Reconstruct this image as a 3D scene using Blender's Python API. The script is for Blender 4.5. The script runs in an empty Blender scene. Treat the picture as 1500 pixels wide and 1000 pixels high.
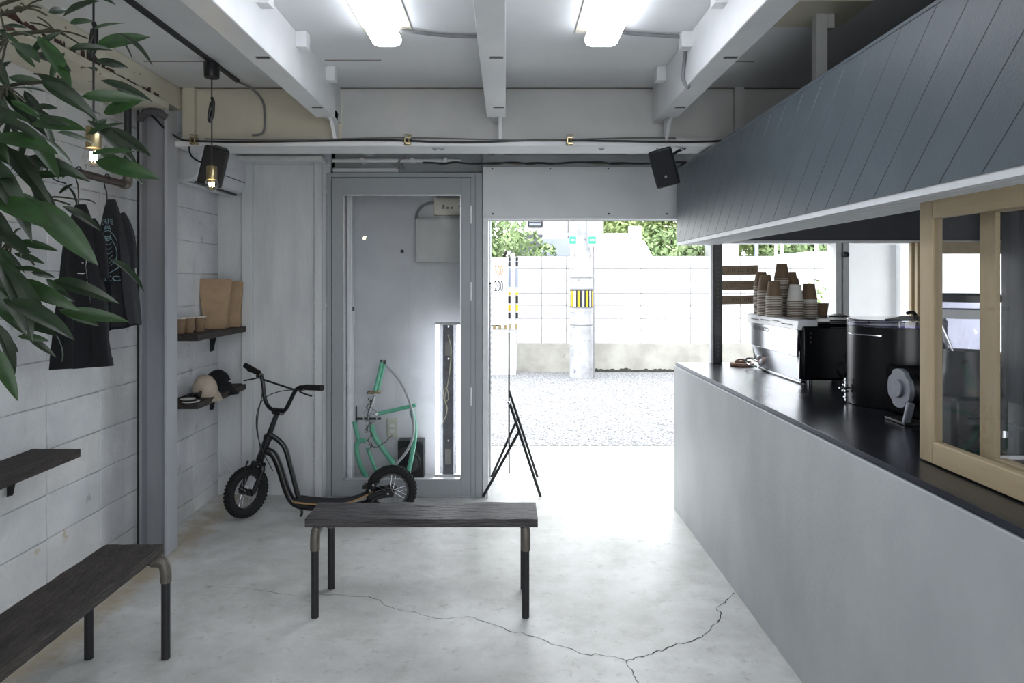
import bpy, math, random
from mathutils import Matrix, Vector, noise
random.seed(7)
C = bpy.context.scene.collection
PI = math.pi
scene = bpy.context.scene

# ------------------------------------------------------------------ camera, world, exposure
F, VX, VY, H = 1000.0, 741.0, 411.0, 1.45
cam_d = bpy.data.cameras.new('camera'); cam = bpy.data.objects.new('camera', cam_d); C.objects.link(cam)
cam.location = (0, 0, H); cam.rotation_euler = (PI/2, 0, 0)
cam_d.sensor_width = 36; cam_d.lens = 24.0
cam_d.shift_x = (750-VX)/1500; cam_d.shift_y = -(500-VY)/1500
cam_d.clip_start = 0.05; cam_d.clip_end = 200
scene.camera = cam
vs = scene.view_settings
vs.view_transform = 'Standard'; vs.look = 'None'; vs.gamma = 1.0; vs.use_curve_mapping = False
vs.exposure = 0.28
SKY = 5.8
LAMP = 12.0
world = bpy.data.worlds.new('overcast'); scene.world = world; world.use_nodes = True
wn = world.node_tree; wn.nodes.clear()
wo = wn.nodes.new('ShaderNodeOutputWorld'); bg = wn.nodes.new('ShaderNodeBackground')
tc = wn.nodes.new('ShaderNodeTexCoord'); sx = wn.nodes.new('ShaderNodeSeparateXYZ')
rmp = wn.nodes.new('ShaderNodeValToRGB')
rmp.color_ramp.elements[0].position = 0.0; rmp.color_ramp.elements[0].color = (0.66, 0.68, 0.69, 1)
rmp.color_ramp.elements[1].position = 1.0; rmp.color_ramp.elements[1].color = (0.95, 0.98, 1.0, 1)
wn.links.new(tc.outputs['Generated'], sx.inputs[0]); wn.links.new(sx.outputs['Z'], rmp.inputs[0])
wn.links.new(rmp.outputs[0], bg.inputs[0]); bg.inputs[1].default_value = SKY
wn.links.new(bg.outputs[0], wo.inputs[0])
try:
    scene.cycles.max_bounces = 10; scene.cycles.diffuse_bounces = 6; scene.cycles.transparent_max_bounces = 12
    scene.cycles.use_denoising = True
    scene.cycles.sample_clamp_indirect = 8.0
except Exception: pass

def portal(loc, rot, sx_, sy_):
    l = bpy.data.lights.new('sky_portal', 'AREA'); l.shape = 'RECTANGLE'; l.size = sx_; l.size_y = sy_
    l.cycles.is_portal = True
    o = bpy.data.objects.new('sky_portal', l); C.objects.link(o); o.location = loc; o.rotation_euler = rot
portal((0.5, 4.72, 0.93), (-PI/2, 0, 0), 1.35, 1.86)
portal((2.35, 4.50, 1.31), (-PI/2, 0, 0), 2.0, 0.78)
portal((1.2, -2.06, 1.3), (PI/2, 0, 0), 3.4, 2.1)

def P(px, py, d):
    return Vector(((px-VX)*d/F, d, H+(VY-py)*d/F))
def FL(px, py, z=0.0):
    d = (H-z)*F/(py-VY); return Vector(((px-VX)*d/F, d, z))

# ------------------------------------------------------------------ materials
MATS = {}
def lin(c):
    return tuple((x/12.92 if x <= .04045 else ((x+.055)/1.055)**2.4) for x in c)
def hexc(h):
    return lin(tuple(int(h[i:i+2], 16)/255 for i in (0, 2, 4)))
def mat(name, c1, c2=None, rough=.6, metal=0.0, scale=8.0, stretch=(1,1,1), bump=0.0, bscale=None, lo=.35, hi=.65,
        c3=None, s3=2.0, t3=.62, coat=0.0, emit=None, estr=0.0, spec=.5, rvar=0.0, detail=6, world=False):
    if name in MATS: return MATS[name]
    m = bpy.data.materials.new(name); m.use_nodes = True; nt = m.node_tree; N = nt.nodes; L = nt.links
    b = N['Principled BSDF']
    b.inputs['Base Color'].default_value = (*hexc(c1), 1); b.inputs['Roughness'].default_value = rough
    b.inputs['Metallic'].default_value = metal; b.inputs['Coat Weight'].default_value = coat
    b.inputs['Specular IOR Level'].default_value = spec
    t = N.new('ShaderNodeTexCoord'); mp = N.new('ShaderNodeMapping'); mp.inputs['Scale'].default_value = stretch
    src = t.outputs['Object']
    if world: src = N.new('ShaderNodeNewGeometry').outputs['Position']
    L.new(src, mp.inputs[0])
    if c2:
        n = N.new('ShaderNodeTexNoise'); n.inputs['Scale'].default_value = scale; n.inputs['Detail'].default_value = detail
        n.inputs['Roughness'].default_value = .6
        L.new(mp.outputs[0], n.inputs['Vector'])
        r = N.new('ShaderNodeValToRGB'); r.color_ramp.elements[0].position = lo; r.color_ramp.elements[1].position = hi
        r.color_ramp.elements[0].color = (*hexc(c1), 1); r.color_ramp.elements[1].color = (*hexc(c2), 1)
        L.new(n.outputs['Fac'], r.inputs[0]); out = r.outputs[0]
        if c3:
            n3 = N.new('ShaderNodeTexNoise'); n3.inputs['Scale'].default_value = s3; n3.inputs['Detail'].default_value = 9
            n3.inputs['Roughness'].default_value = .65
            L.new(src, n3.inputs['Vector'])
            r3 = N.new('ShaderNodeValToRGB'); r3.color_ramp.elements[0].position = t3; r3.color_ramp.elements[1].position = t3+.03
            r3.color_ramp.elements[0].color = (0,0,0,1); r3.color_ramp.elements[1].color = (1,1,1,1)
            L.new(n3.outputs['Fac'], r3.inputs[0])
            mx = N.new('ShaderNodeMixRGB'); mx.inputs[2].default_value = (*hexc(c3), 1)
            L.new(r3.outputs[0], mx.inputs[0]); L.new(out, mx.inputs[1]); out = mx.outputs[0]
        L.new(out, b.inputs['Base Color'])
        if rvar:
            mr = N.new('ShaderNodeMapRange'); mr.inputs['To Min'].default_value = rough-rvar; mr.inputs['To Max'].default_value = rough+rvar
            L.new(n.outputs['Fac'], mr.inputs[0]); L.new(mr.outputs[0], b.inputs['Roughness'])
    if bump:
        nb = N.new('ShaderNodeTexNoise'); nb.inputs['Scale'].default_value = bscale or scale*4; nb.inputs['Detail'].default_value = 8
        L.new(mp.outputs[0], nb.inputs['Vector'])
        bu = N.new('ShaderNodeBump'); bu.inputs['Strength'].default_value = bump; bu.inputs['Distance'].default_value = .01
        L.new(nb.outputs['Fac'], bu.inputs['Height']); L.new(bu.outputs[0], b.inputs['Normal'])
    if emit:
        b.inputs['Emission Color'].default_value = (*hexc(emit), 1); b.inputs['Emission Strength'].default_value = estr
    MATS[name] = m; return m
def glass_mat(name, tint=(1,1,1), gloss=1.0, rough=0.0, base=0.05):
    if name in MATS: return MATS[name]
    m = bpy.data.materials.new(name); m.use_nodes = True; nt = m.node_tree; N = nt.nodes; L = nt.links
    N.remove(N['Principled BSDF']); o = N['Material Output']
    tr = N.new('ShaderNodeBsdfTransparent'); tr.inputs[0].default_value = (*tint, 1)
    gl = N.new('ShaderNodeBsdfGlossy'); gl.inputs['Roughness'].default_value = rough
    fr = N.new('ShaderNodeFresnel'); fr.inputs[0].default_value = 1.45
    ge = N.new('ShaderNodeNewGeometry'); mi = N.new('ShaderNodeMapRange'); mi.inputs['To Min'].default_value = 1.45; mi.inputs['To Max'].default_value = 1/1.45
    L.new(ge.outputs['Backfacing'], mi.inputs[0]); L.new(mi.outputs[0], fr.inputs[0])
    mu = N.new('ShaderNodeMath'); mu.operation = 'MULTIPLY'; mu.inputs[1].default_value = gloss
    L.new(fr.outputs[0], mu.inputs[0])
    mx = N.new('ShaderNodeMixShader'); L.new(mu.outputs[0], mx.inputs[0]); L.new(tr.outputs[0], mx.inputs[1]); L.new(gl.outputs[0], mx.inputs[2])
    L.new(mx.outputs[0], o.inputs[0]); MATS[name] = m; return m

M_white = mat('painted block white', 'cfd1d4', 'bcbfc3', rough=.75, scale=4, bump=.6, bscale=40, c3='a3a5a7', s3=7, t3=.645, world=True, detail=10)
M_white2 = mat('painted block white warm', 'cfd0d0', 'bec0c2', rough=.75, scale=4, bump=.6, bscale=38, c3='b5ad9a', s3=5, t3=.66, world=True, detail=10)
M_plain = mat('painted wall', 'cccfd1', 'bcbfc2', rough=.65, scale=2.5, stretch=(3,3,.5), bump=.15, bscale=30, c3='8e8f8d', s3=9, t3=.73)
M_grey_wall = mat('grey wall', 'a6a9ab', '989b9d', rough=.7, scale=3, bump=.1)
M_ceiling = mat('ceiling paint', 'd2d4d5', 'c8cacc', rough=.55, scale=1.6, bump=.12, bscale=12, c3='b7b4aa', s3=3, t3=.70)
M_joist = mat('joist paint', 'd6d7d8', 'caccce', rough=.4, scale=3, bump=.08, bscale=30)
M_lintel = mat('lintel paint', 'b9b9b7', 'adaead', rough=.5, scale=3, stretch=(1,1,1), bump=.06)
M_cream = mat('cream paint', 'c6c1b0', 'b8b3a2', rough=.5, scale=2.5, c3='a7a59c', s3=5, t3=.68, bump=.08)
M_peel = mat('peeling cream paint', 'c9c5b5', 'b5b0a0', rough=.6, scale=5, c3='5a3228', s3=16, t3=.64, bump=.5, bscale=40, stretch=(1,.35,1))
M_column = mat('column grey primer', '8a8c92', '7f8187', rough=.45, scale=3, stretch=(3,3,.5), bump=.05)
M_rust = mat('rust', '53362c', '2e2320', rough=.85, scale=20, bump=.4)
M_frame = mat('door grey paint', '959a9e', '8f9498', rough=.45, scale=3, bump=.04)
M_hood = mat('hood board paint', '545d64', '4d565d', rough=.42, scale=6, stretch=(1,1,1), bump=.10, bscale=120)
M_hood_gap = mat('hood groove', '2b3036', '24282d', rough=.8, scale=9)
M_dark = mat('dark header paint', '3f4147', '393b41', rough=.6, scale=5)
M_alu = mat('aluminium', 'c4c6ca', 'b6b8bd', rough=.35, metal=.6, scale=20, stretch=(1,.1,1))
M_alu_w = mat('white aluminium', 'dcdee1', 'd3d5d8', rough=.4, scale=20)
M_plaster = mat('mortar counter', 'b2b6b8', 'a3a7aa', rough=.5, scale=1.8, stretch=(1,1.2,.8), bump=.12, bscale=90, detail=9, rvar=.08)
M_steel = mat('blackened steel', '3a3e48', '4a4e58', rough=.25, metal=.85, scale=4, stretch=(1,.4,1), rvar=.1, bump=.03)
M_wood_l = mat('pale timber', 'b5a485', 'aa9878', rough=.55, scale=6, stretch=(4,.4,4), bump=.08, bscale=60)
M_wood_lv = mat('pale timber upright', 'b09f81', 'a59374', rough=.55, scale=6, stretch=(4,4,.4), bump=.08, bscale=60)
M_wood_d = mat('weathered dark board', '423b37', '171413', rough=.7, scale=7, stretch=(5,.8,5), bump=1.3, bscale=26, lo=.3, hi=.7)
M_wood_dx = mat('weathered dark board across', '4e4a4d', '1b191a', rough=.34, scale=7, stretch=(.7,7,6), bump=1.6, bscale=22, lo=.35, hi=.65)
M_pipe = mat('black iron pipe', '333236', '2a292c', rough=.5, metal=.5, scale=12, bump=.1)
M_fit = mat('grey iron elbow', '6a665f', '5a5650', rough=.5, metal=.5, scale=20, bump=.2)
M_pipe_b = mat('brown iron pipe', '4c4240', '37302f', rough=.55, metal=.4, scale=12, bump=.1)
M_black = mat('black plastic', '141518', '101114', rough=.45, scale=30)
M_gloss_black = mat('gloss black', '0b0c10', '08090c', rough=.26, scale=30, spec=.35)
M_rubber = mat('black rubber', '0f1011', '0b0c0d', rough=.8, scale=20)
M_paint_black = mat('satin black paint', '0d0e11', '0a0b0e', rough=.32, scale=20, coat=.1)
M_brass = mat('brushed brass', 'b5a684', 'a39470', rough=.3, metal=1, scale=30)
M_chrome = mat('chrome', 'd8d9dc', 'cfd0d4', rough=.12, metal=1, scale=30)
M_satin = mat('satin steel', 'b9bbc2', 'aeb0b8', rough=.28, metal=.9, scale=30)
M_white_enamel = mat('white enamel', 'dedfe3', 'd8d9de', rough=.25, scale=10)
M_plastic_w = mat('white plastic', 'c9cbcf', 'c2c4c8', rough=.4, scale=10)
M_cable_g = mat('grey cable', '77777a', '6a6a6d', rough=.6, scale=20)
M_kraft = mat('kraft paper', 'a38b70', '967e63', rough=.8, scale=20, bump=.2, bscale=30)
M_cup = mat('brown paper cup', '7c6650', '705b47', rough=.7, scale=30)
M_cup_in = mat('cup rim white', 'd8d6d0', 'cfcdc8', rough=.6, scale=30)
M_cloth_n = mat('navy black cotton', '0b0d14', '090a10', rough=.95, scale=60, bump=.2, bscale=300)
M_cloth_g = mat('charcoal cotton', '26282d', '202226', rough=.95, scale=60, bump=.2, bscale=300)
M_print = mat('pale blue print', '7f9eac', '8fb0bb', rough=.8, scale=30)
M_print_w = mat('white print', 'c8ccd2', 'bfc3c9', rough=.8, scale=30)
M_beige = mat('beige cotton', 'b3a698', 'a6998b', rough=.9, scale=40, bump=.2, bscale=300)
M_leaf = mat('leaf green', '172a12', '101f0c', rough=.45, scale=9)
M_leaf2 = mat('leaf green bright', '213f17', '182f11', rough=.45, scale=9)
M_bark = mat('green brown bark', '34351f', '28271a', rough=.8, scale=30, bump=.3)
M_mint = mat('mint enamel', '66b99a', '5cae8f', rough=.3, scale=20, coat=.5)
M_screw = mat('dark screw', '4a4846', '3a3938', rough=.5, metal=.6)
M_ply = mat('plywood edge', 'a08058', '8d6e49', rough=.6, scale=20, stretch=(1,1,8))
M_grip = mat('grip tape', '232528', '1b1c1f', rough=.95, scale=200, bump=.3, bscale=500)
M_pot = mat('grey clay pot', '6a6a68', '5c5c5a', rough=.8, scale=10, bump=.2)
M_soil = mat('potting soil', '2c231c', '1d1712', rough=1, scale=40, bump=1)
M_glass = glass_mat('window glass')
M_glass_clear = glass_mat('clear lid', tint=(.9,.9,.95), gloss=2.0)
M_bulb = glass_mat('bulb glass', tint=(.93,.92,.9), gloss=2.5)
M_tube = mat('lit fluorescent tube', 'ffffff', rough=.5, emit='f2f6ff', estr=LAMP)
M_fil = mat('lit filament', 'ffe2b0', rough=.5, emit='ffdca0', estr=130.0)
# outdoors
M_asphalt = mat('asphalt', '606165', '97989b', rough=.85, scale=60, bump=1.0, bscale=60, lo=.44, hi=.56, c3='29292b', s3=48, t3=.55)
M_apron = mat('concrete apron', 'c9cacb', 'bdbebf', rough=.7, scale=3, bump=.1)
M_oblock = mat('white rendered block', 'd9dadb', 'd0d1d2', rough=.8, scale=4, bump=.1, c3='b0b0ad', s3=12, t3=.75, world=True)
M_plinth = mat('stained concrete footing', 'a9a8a1', '918f88', rough=.9, scale=3, bump=.3, c3='55564f', s3=5, t3=.66)
M_pole = mat('utility pole concrete', 'a9aaad', '8f9094', rough=.8, scale=5, bump=.2, c3='66686c', s3=12, t3=.62)
M_obrick = mat('far grey brick', '5a5c62', '4c4e54', rough=.8, scale=6)
M_owhite = mat('white house wall', 'e2e3e6', 'd8d9dc', rough=.8, scale=3)
M_ogrey = mat('grey blue fence panel', '8d94a6', '858c9e', rough=.7, scale=3)
M_tree = mat('far tree leaves', '6b7d4a', '8b9a62', rough=.7, scale=3)
M_tree2 = mat('far bush leaves', '6c8455', '90a375', rough=.7, scale=3)
M_trunk = mat('far trunk', '2c2724', '201c1a', rough=.9, scale=8)
M_yellow = mat('yellow stripe', 'd3b312', 'c9a90e', rough=.6)
M_green_s = mat('green sign', '3e9a7c', '389072', rough=.6)
M_orange = mat('orange lettering', 'c4661c', 'bb5f18', rough=.7)
M_dkletter = mat('dark lettering', '16171b', '121317', rough=.7)
M_redbrown = mat('red brown wall', '7d3a30', '6d3029', rough=.8)

def floor_mat():
    m = bpy.data.materials.new('worn concrete floor'); m.use_nodes = True; nt = m.node_tree; N = nt.nodes; L = nt.links
    b = N['Principled BSDF']; t = N.new('ShaderNodeTexCoord')
    def nz(s, d=8, r=.6):
        n = N.new('ShaderNodeTexNoise'); n.inputs['Scale'].default_value = s; n.inputs['Detail'].default_value = d; n.inputs['Roughness'].default_value = r
        L.new(t.outputs['Object'], n.inputs['Vector']); return n
    def rp(src, p0, p1, a, b_):
        r = N.new('ShaderNodeValToRGB'); r.color_ramp.elements[0].position = p0; r.color_ramp.elements[1].position = p1
        r.color_ramp.elements[0].color = (*hexc(a), 1); r.color_ramp.elements[1].color = (*hexc(b_), 1); L.new(src, r.inputs[0]); return r
    a = rp(nz(1.9, 12, .68).outputs['Fac'], .35, .68, 'cfd0cf', 'a6a7a4')
    sp = rp(nz(14, 10, .75).outputs['Fac'], .56, .68, '000000', 'ffffff')
    mx = N.new('ShaderNodeMixRGB'); mx.inputs[2].default_value = (*hexc('96968f'), 1)
    mm = N.new('ShaderNodeMath'); mm.operation = 'MULTIPLY'; mm.inputs[1].default_value = .8
    L.new(sp.outputs[0], mm.inputs[0]); L.new(mm.outputs[0], mx.inputs[0]); L.new(a.outputs[0], mx.inputs[1])
    sp2 = rp(nz(4, 12, .75).outputs['Fac'], .52, .66, '000000', 'ffffff')
    mx2 = N.new('ShaderNodeMixRGB'); mx2.inputs[2].default_value = (*hexc('8f8e84'), 1)
    m2 = N.new('ShaderNodeMath'); m2.operation = 'MULTIPLY'; m2.inputs[1].default_value = .35
    L.new(sp2.outputs[0], m2.inputs[0]); L.new(m2.outputs[0], mx2.inputs[0]); L.new(mx.outputs[0], mx2.inputs[1])
    # ochre stain running along the block wall
    se = N.new('ShaderNodeSeparateXYZ'); L.new(t.outputs['Object'], se.inputs[0])
    ad = N.new('ShaderNodeMath'); ad.operation = 'ADD'; ad.inputs[1].default_value = 1.80; L.new(se.outputs['X'], ad.inputs[0])
    ab = N.new('ShaderNodeMath'); ab.operation = 'ABSOLUTE'; L.new(ad.outputs[0], ab.inputs[0])
    n4 = nz(7, 8, .7); m4 = N.new('ShaderNodeMath'); m4.operation = 'MULTIPLY_ADD'; m4.inputs[1].default_value = -.5; m4.inputs[2].default_value = .28
    L.new(n4.outputs['Fac'], m4.inputs[0])
    ad2 = N.new('ShaderNodeMath'); ad2.operation = 'ADD'; L.new(ab.outputs[0], ad2.inputs[0]); L.new(m4.outputs[0], ad2.inputs[1])
    r4 = N.new('ShaderNodeMapRange'); r4.inputs['From Min'].default_value = .02; r4.inputs['From Max'].default_value = .16
    r4.inputs['To Min'].default_value = .75; r4.inputs['To Max'].default_value = 0; L.new(ad2.outputs[0], r4.inputs[0])
    mx3 = N.new('ShaderNodeMixRGB'); mx3.inputs[2].default_value = (*hexc('a08f70'), 1)
    L.new(r4.outputs[0], mx3.inputs[0]); L.new(mx2.outputs[0], mx3.inputs[1])
    L.new(mx3.outputs[0], b.inputs['Base Color'])
    rr = N.new('ShaderNodeMapRange'); rr.inputs['To Min'].default_value = .26; rr.inputs['To Max'].default_value = .58
    L.new(nz(4, 8).outputs['Fac'], rr.inputs[0]); L.new(rr.outputs[0], b.inputs['Roughness'])
    bu = N.new('ShaderNodeBump'); bu.inputs['Strength'].default_value = .12; bu.inputs['Distance'].default_value = .01
    L.new(nz(22, 10, .7).outputs['Fac'], bu.inputs['Height']); L.new(bu.outputs[0], b.inputs['Normal'])
    return m
M_floor = floor_mat()

# ------------------------------------------------------------------ mesh helpers
ORG = {}
def wpos(o): return ORG.get(o.name, Vector((0,0,0)))
class MB:
    def __init__(s): s.v = []; s.f = []; s.T = Matrix.Identity(4)
    def add(s, vs_, fs):
        n = len(s.v); s.v += [s.T @ Vector(p) for p in vs_]; s.f += [tuple(i+n for i in f) for f in fs]; return s
    def box(s, x0, x1, y0, y1, z0, z1):
        return s.add([(x0,y0,z0),(x1,y0,z0),(x1,y1,z0),(x0,y1,z0),(x0,y0,z1),(x1,y0,z1),(x1,y1,z1),(x0,y1,z1)],
                     [(0,3,2,1),(4,5,6,7),(0,1,5,4),(1,2,6,5),(2,3,7,6),(3,0,4,7)])
    def tube(s, pts, r, n=10, r2=None, closed=False):
        pts = [Vector(p) for p in pts]; k = len(pts); vs_ = []; fs = []
        up = None
        for i, p in enumerate(pts):
            a = pts[i-1] if (i or closed) else p; b = pts[(i+1) % k] if (i < k-1 or closed) else p
            t = (b-a).normalized()
            if up is None:
                up = Vector((0,0,1)) if abs(t.z) < .9 else Vector((1,0,0))
            u = t.cross(up).normalized(); w = u.cross(t).normalized(); up = w
            rr = r[i] if isinstance(r, (list, tuple)) else (r if r2 is None else r+(r2-r)*i/(k-1))
            for j in range(n):
                th = 2*PI*j/n; vs_.append(p+u*rr*math.cos(th)+w*rr*math.sin(th))
        for i in range(k if closed else k-1):
            for j in range(n):
                a = i*n+j; b = i*n+(j+1) % n; c = ((i+1) % k)*n+(j+1) % n; d = ((i+1) % k)*n+j
                fs.append((a,b,c,d))
        if not closed:
            fs.append(tuple(range(n-1,-1,-1))); fs.append(tuple(range((k-1)*n, k*n)))
        return s.add(vs_, fs)
    def lathe(s, prof, c, n=24, axis='z', a0=0, a1=2*PI):
        vs_ = []; fs = []; full = abs(a1-a0-2*PI) < 1e-6; k = len(prof); m = n if full else n+1
        c = Vector(c)
        for j in range(m):
            th = a0+(a1-a0)*j/n
            for r, z in prof:
                x, y = r*math.cos(th), r*math.sin(th)
                q = {'z': (x,y,z), 'x': (z,x,y), 'y': (y,z,x)}[axis]
                vs_.append(c+Vector(q))
        for j in range(n):
            b = (j+1) % m
            for i in range(k-1): fs.append((j*k+i, b*k+i, b*k+i+1, j*k+i+1))
        return s.add(vs_, fs)
    def cyl(s, c, r, h, n=20, axis='z'):
        return s.lathe([(0.0001,0),(r,0),(r,h),(0.0001,h)], c, n, axis)
    def prism(s, poly, a, b, axis='y'):
        n = len(poly)
        def q(u, w, t): return {'y': (u,t,w), 'x': (t,u,w), 'z': (u,w,t)}[axis]
        vs_ = [q(u,w,a) for u, w in poly]+[q(u,w,b) for u, w in poly]
        return s.add(vs_, [tuple(range(n-1,-1,-1)), tuple(range(n,2*n))]+[(i,(i+1) % n,n+(i+1) % n,n+i) for i in range(n)])
    def build(s, name, material, parent=None, origin=None, bevel=0.0, smooth=True, seg=2):
        o0 = Vector(origin) if origin is not None else (wpos(parent) if parent else Vector((0,0,0)))
        me = bpy.data.meshes.new(name)
        me.from_pydata([tuple(v-o0) for v in s.v], [], s.f)
        import bmesh as _b
        bm = _b.new(); bm.from_mesh(me); _b.ops.recalc_face_normals(bm, faces=bm.faces); bm.to_mesh(me); bm.free()
        me.materials.append(material)
        if smooth:
            me.shade_smooth(); me.set_sharp_from_angle(angle=math.radians(38))
        o = bpy.data.objects.new(name, me); C.objects.link(o)
        if parent:
            o.parent = parent; o.location = o0-wpos(parent)
        else: o.location = o0
        ORG[o.name] = o0
        if bevel:
            md = o.modifiers.new('bevel', 'BEVEL'); md.width = bevel; md.segments = seg; md.limit_method = 'ANGLE'; md.angle_limit = math.radians(40)
        return o
def box(x0,x1,y0,y1,z0,z1): return MB().box(x0,x1,y0,y1,z0,z1)
def thing(name, label, cat, loc=(0,0,0), group=None):
    o = bpy.data.objects.new(name, None); C.objects.link(o); o.location = loc; ORG[o.name] = Vector(loc)
    o.empty_display_size = .05
    o['label'] = label; o['category'] = cat
    if group: o['group'] = group
    return o
def tag(o, label, cat, group=None):
    o['label'] = label; o['category'] = cat
    if group: o['group'] = group
    return o
def lab(o, label): o['label'] = label; return o
def struct(o): o['kind'] = 'structure'; return o
def ctree(o, parent=None):
    c = o.copy(); C.objects.link(c); c.parent = parent
    for ch in [x for x in C.objects if x.parent == o and x is not c]: ctree(ch, c)
    return c
def smoothpts(pts, it=2):
    pts = [Vector(p) for p in pts]
    for _ in range(it):
        q = [pts[0]]
        for a, b in zip(pts, pts[1:]): q += [a*.75+b*.25, a*.25+b*.75]
        q.append(pts[-1]); pts = q
    return pts
def text_mesh(body, size, extr=.0004, align='CENTER', bold=False):
    cu = bpy.data.curves.new('lettering', 'FONT'); cu.body = body; cu.size = size; cu.extrude = extr; cu.align_x = align; cu.align_y = 'CENTER'
    if bold: cu.offset = size*.02
    cu.resolution_u = 3
    o = bpy.data.objects.new('lettering', cu); C.objects.link(o)
    dg = bpy.context.evaluated_depsgraph_get(); dg.update()
    me = bpy.data.meshes.new_from_object(o.evaluated_get(dg))
    vs_ = [v.co.copy() for v in me.vertices]; fs = [tuple(p.vertices) for p in me.polygons]
    bpy.data.objects.remove(o); bpy.data.curves.remove(cu); bpy.data.meshes.remove(me)
    return vs_, fs
def clip(poly, x0, x1, z0, z1):
    def cut(pl, ins, inter):
        out = []
        for i in range(len(pl)):
            a, b = pl[i], pl[(i+1) % len(pl)]
            if ins(a):
                out.append(a)
                if not ins(b): out.append(inter(a, b))
            elif ins(b): out.append(inter(a, b))
        return out
    def ix(x): return lambda a, b: (x, a[1]+(b[1]-a[1])*(x-a[0])/(b[0]-a[0]))
    def iz(z): return lambda a, b: (a[0]+(b[0]-a[0])*(z-a[1])/(b[1]-a[1]), z)
    for ins, it in ((lambda p: p[0] >= x0, ix(x0)), (lambda p: p[0] <= x1, ix(x1)), (lambda p: p[1] >= z0, iz(z0)), (lambda p: p[1] <= z1, iz(z1))):
        if poly: poly = cut(poly, ins, it)
    return poly

# ------------------------------------------------------------------ room shell
ZC = 2.51; YB = -2.0; XR = 3.4
fl = struct(box(-2.25, XR, YB, 6.0, -.12, 0).build('floor', M_floor))
ce = struct(box(-2.25, XR+.1, YB-.1, 4.85, ZC, ZC+.1).build('ceiling', M_ceiling))
wr = struct(box(-2.35, -.5, YB-.1, YB, 0, ZC).build('wall_rear', M_grey_wall))
box(2.9, XR+.1, YB-.1, YB, 0, ZC).build('pier', M_grey_wall, wr); box(-.5, 2.9, YB-.1, YB, 2.35, ZC).build('lintel', M_grey_wall, wr); box(-.5, 2.9, YB-.1, YB, 0, .25).build('sill', M_grey_wall, wr)
struct(box(XR, XR+.1, YB, 4.5, 0, ZC).build('wall_right', M_plain))
# left block wall: mortar backing with proud blocks
wl = struct(box(-2.25, -2.056, YB, 3.86, 0, ZC).build('wall_left', mat('mortar joint', 'a9abad', '97989a', rough=.9, scale=20)))
zj = [-.105+.2*k for k in range(15)]
bmeshes = []
for k in range(6):
    m = MB(); w_, h_, d_ = .3965, .1965, .010
    m.box(-d_, 0, 0, w_, 0, h_)
    o = m.build('block', M_white if k % 3 else M_white2, wl, bevel=.003, seg=1); bmeshes.append(o)
proto_blocks = bmeshes[:]
def lay(parent, protos, x, y, z, sy=1, sz=1, used=set()):
    p = random.choice(protos)
    if p.name not in used:
        used.add(p.name); o = p
    else:
        o = p.copy(); C.objects.link(o)
    o.parent = parent; o.location = (x, y, z); o.scale = (1, sy, sz); return o
for r in range(-1, 13):
    z0 = .095+.2*r
    for c in range(-1, 9):
        y0 = 3.451-.4*c
        y1 = min(y0+.397, 3.86)
        zz0 = max(z0, 0.0); zz1 = min(z0+.197, ZC)
        if zz1-zz0 < .03: continue
        lay(wl, proto_blocks, -2.05+random.uniform(-.0015, .0015), y0, zz0, (y1-y0)/.397, (zz1-zz0)/.197)
wa = struct(box(-2.25, -1.954, 3.86, 4.75, 0, ZC).build('wall_alcove', MATS['mortar joint']))
for r in range(-1, 13):
    z0 = .095+.2*r
    for c in range(3):
        y0 = 3.862+.4*c; y1 = min(y0+.397, 4.63)
        if y1-y0 < .05: continue
        zz0 = max(z0, 0.0); zz1 = min(z0+.1985, ZC)
        if zz1-zz0 < .03: continue
        lay(wa, proto_blocks, -1.95+random.uniform(-.0008, .0008), y0, zz0, (y1-y0)/.3975, (zz1-zz0)/.1975)
# back wall of alcove and steel pieces beside the glazed door
struct(box(-2.0, -1.18, 4.63, 4.75, 0, ZC).build('wall_back', M_plain))
struct(box(-1.775, -1.705, 4.585, 4.63, 0, 2.24).build('trim_1', M_plain, bevel=.004))
tp = struct(box(-1.705, -1.285, 4.612, 4.63, 0, 2.24).build('trim_2', M_plain, bevel=.002))
te = struct(box(-1.285, -1.235, 4.575, 4.63, 0, 2.24).build('trim_3', M_plain, bevel=.004))
m = MB()
for k in range(46):
    z = .08+k*.047+random.uniform(-.01, .01)
    m.lathe([(0, -.004), (.0045, -.002), (.006, 0)], (-1.2855+random.uniform(-.003,.003), 4.575, z), 6, 'y')
m.build('weld_bead', M_plain, te)
struct(box(-1.80, -1.20, 4.45, 4.63, 2.235, 2.262).build('trim_4', M_joist, bevel=.003))
# upper front wall above doors
struct(box(-2.0, XR, 4.70, 4.82, 2.20, ZC).build('wall_front', M_grey_wall))
# closet behind the glazed door
struct(box(-1.20, -.11, 5.12, 5.22, 0, ZC).build('wall_closet_back', mat('closet wall', 'c8cbcf', 'babdc2', rough=.7, scale=3, bump=.1)))
struct(box(-1.26, -1.18, 4.60, 5.2, 0, ZC).build('wall_closet_left', MATS['closet wall']))
struct(box(-.155, -.125, 4.62, 5.12, 0, ZC).build('wall_closet_right', M_plain))
struct(box(-1.26, -.11, 4.82, 5.22, ZC-.02, ZC+.1).build('wall_closet_top', MATS['closet wall']))
struct(box(-.16, -.112, 5.03, 5.13, 0, 1.95).build('trim_5', M_plain, bevel=.002))
struct(box(-.16, -.112, 5.12, 5.3, 0, 2.3).build('trim_6', M_plain, bevel=.002))

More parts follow.
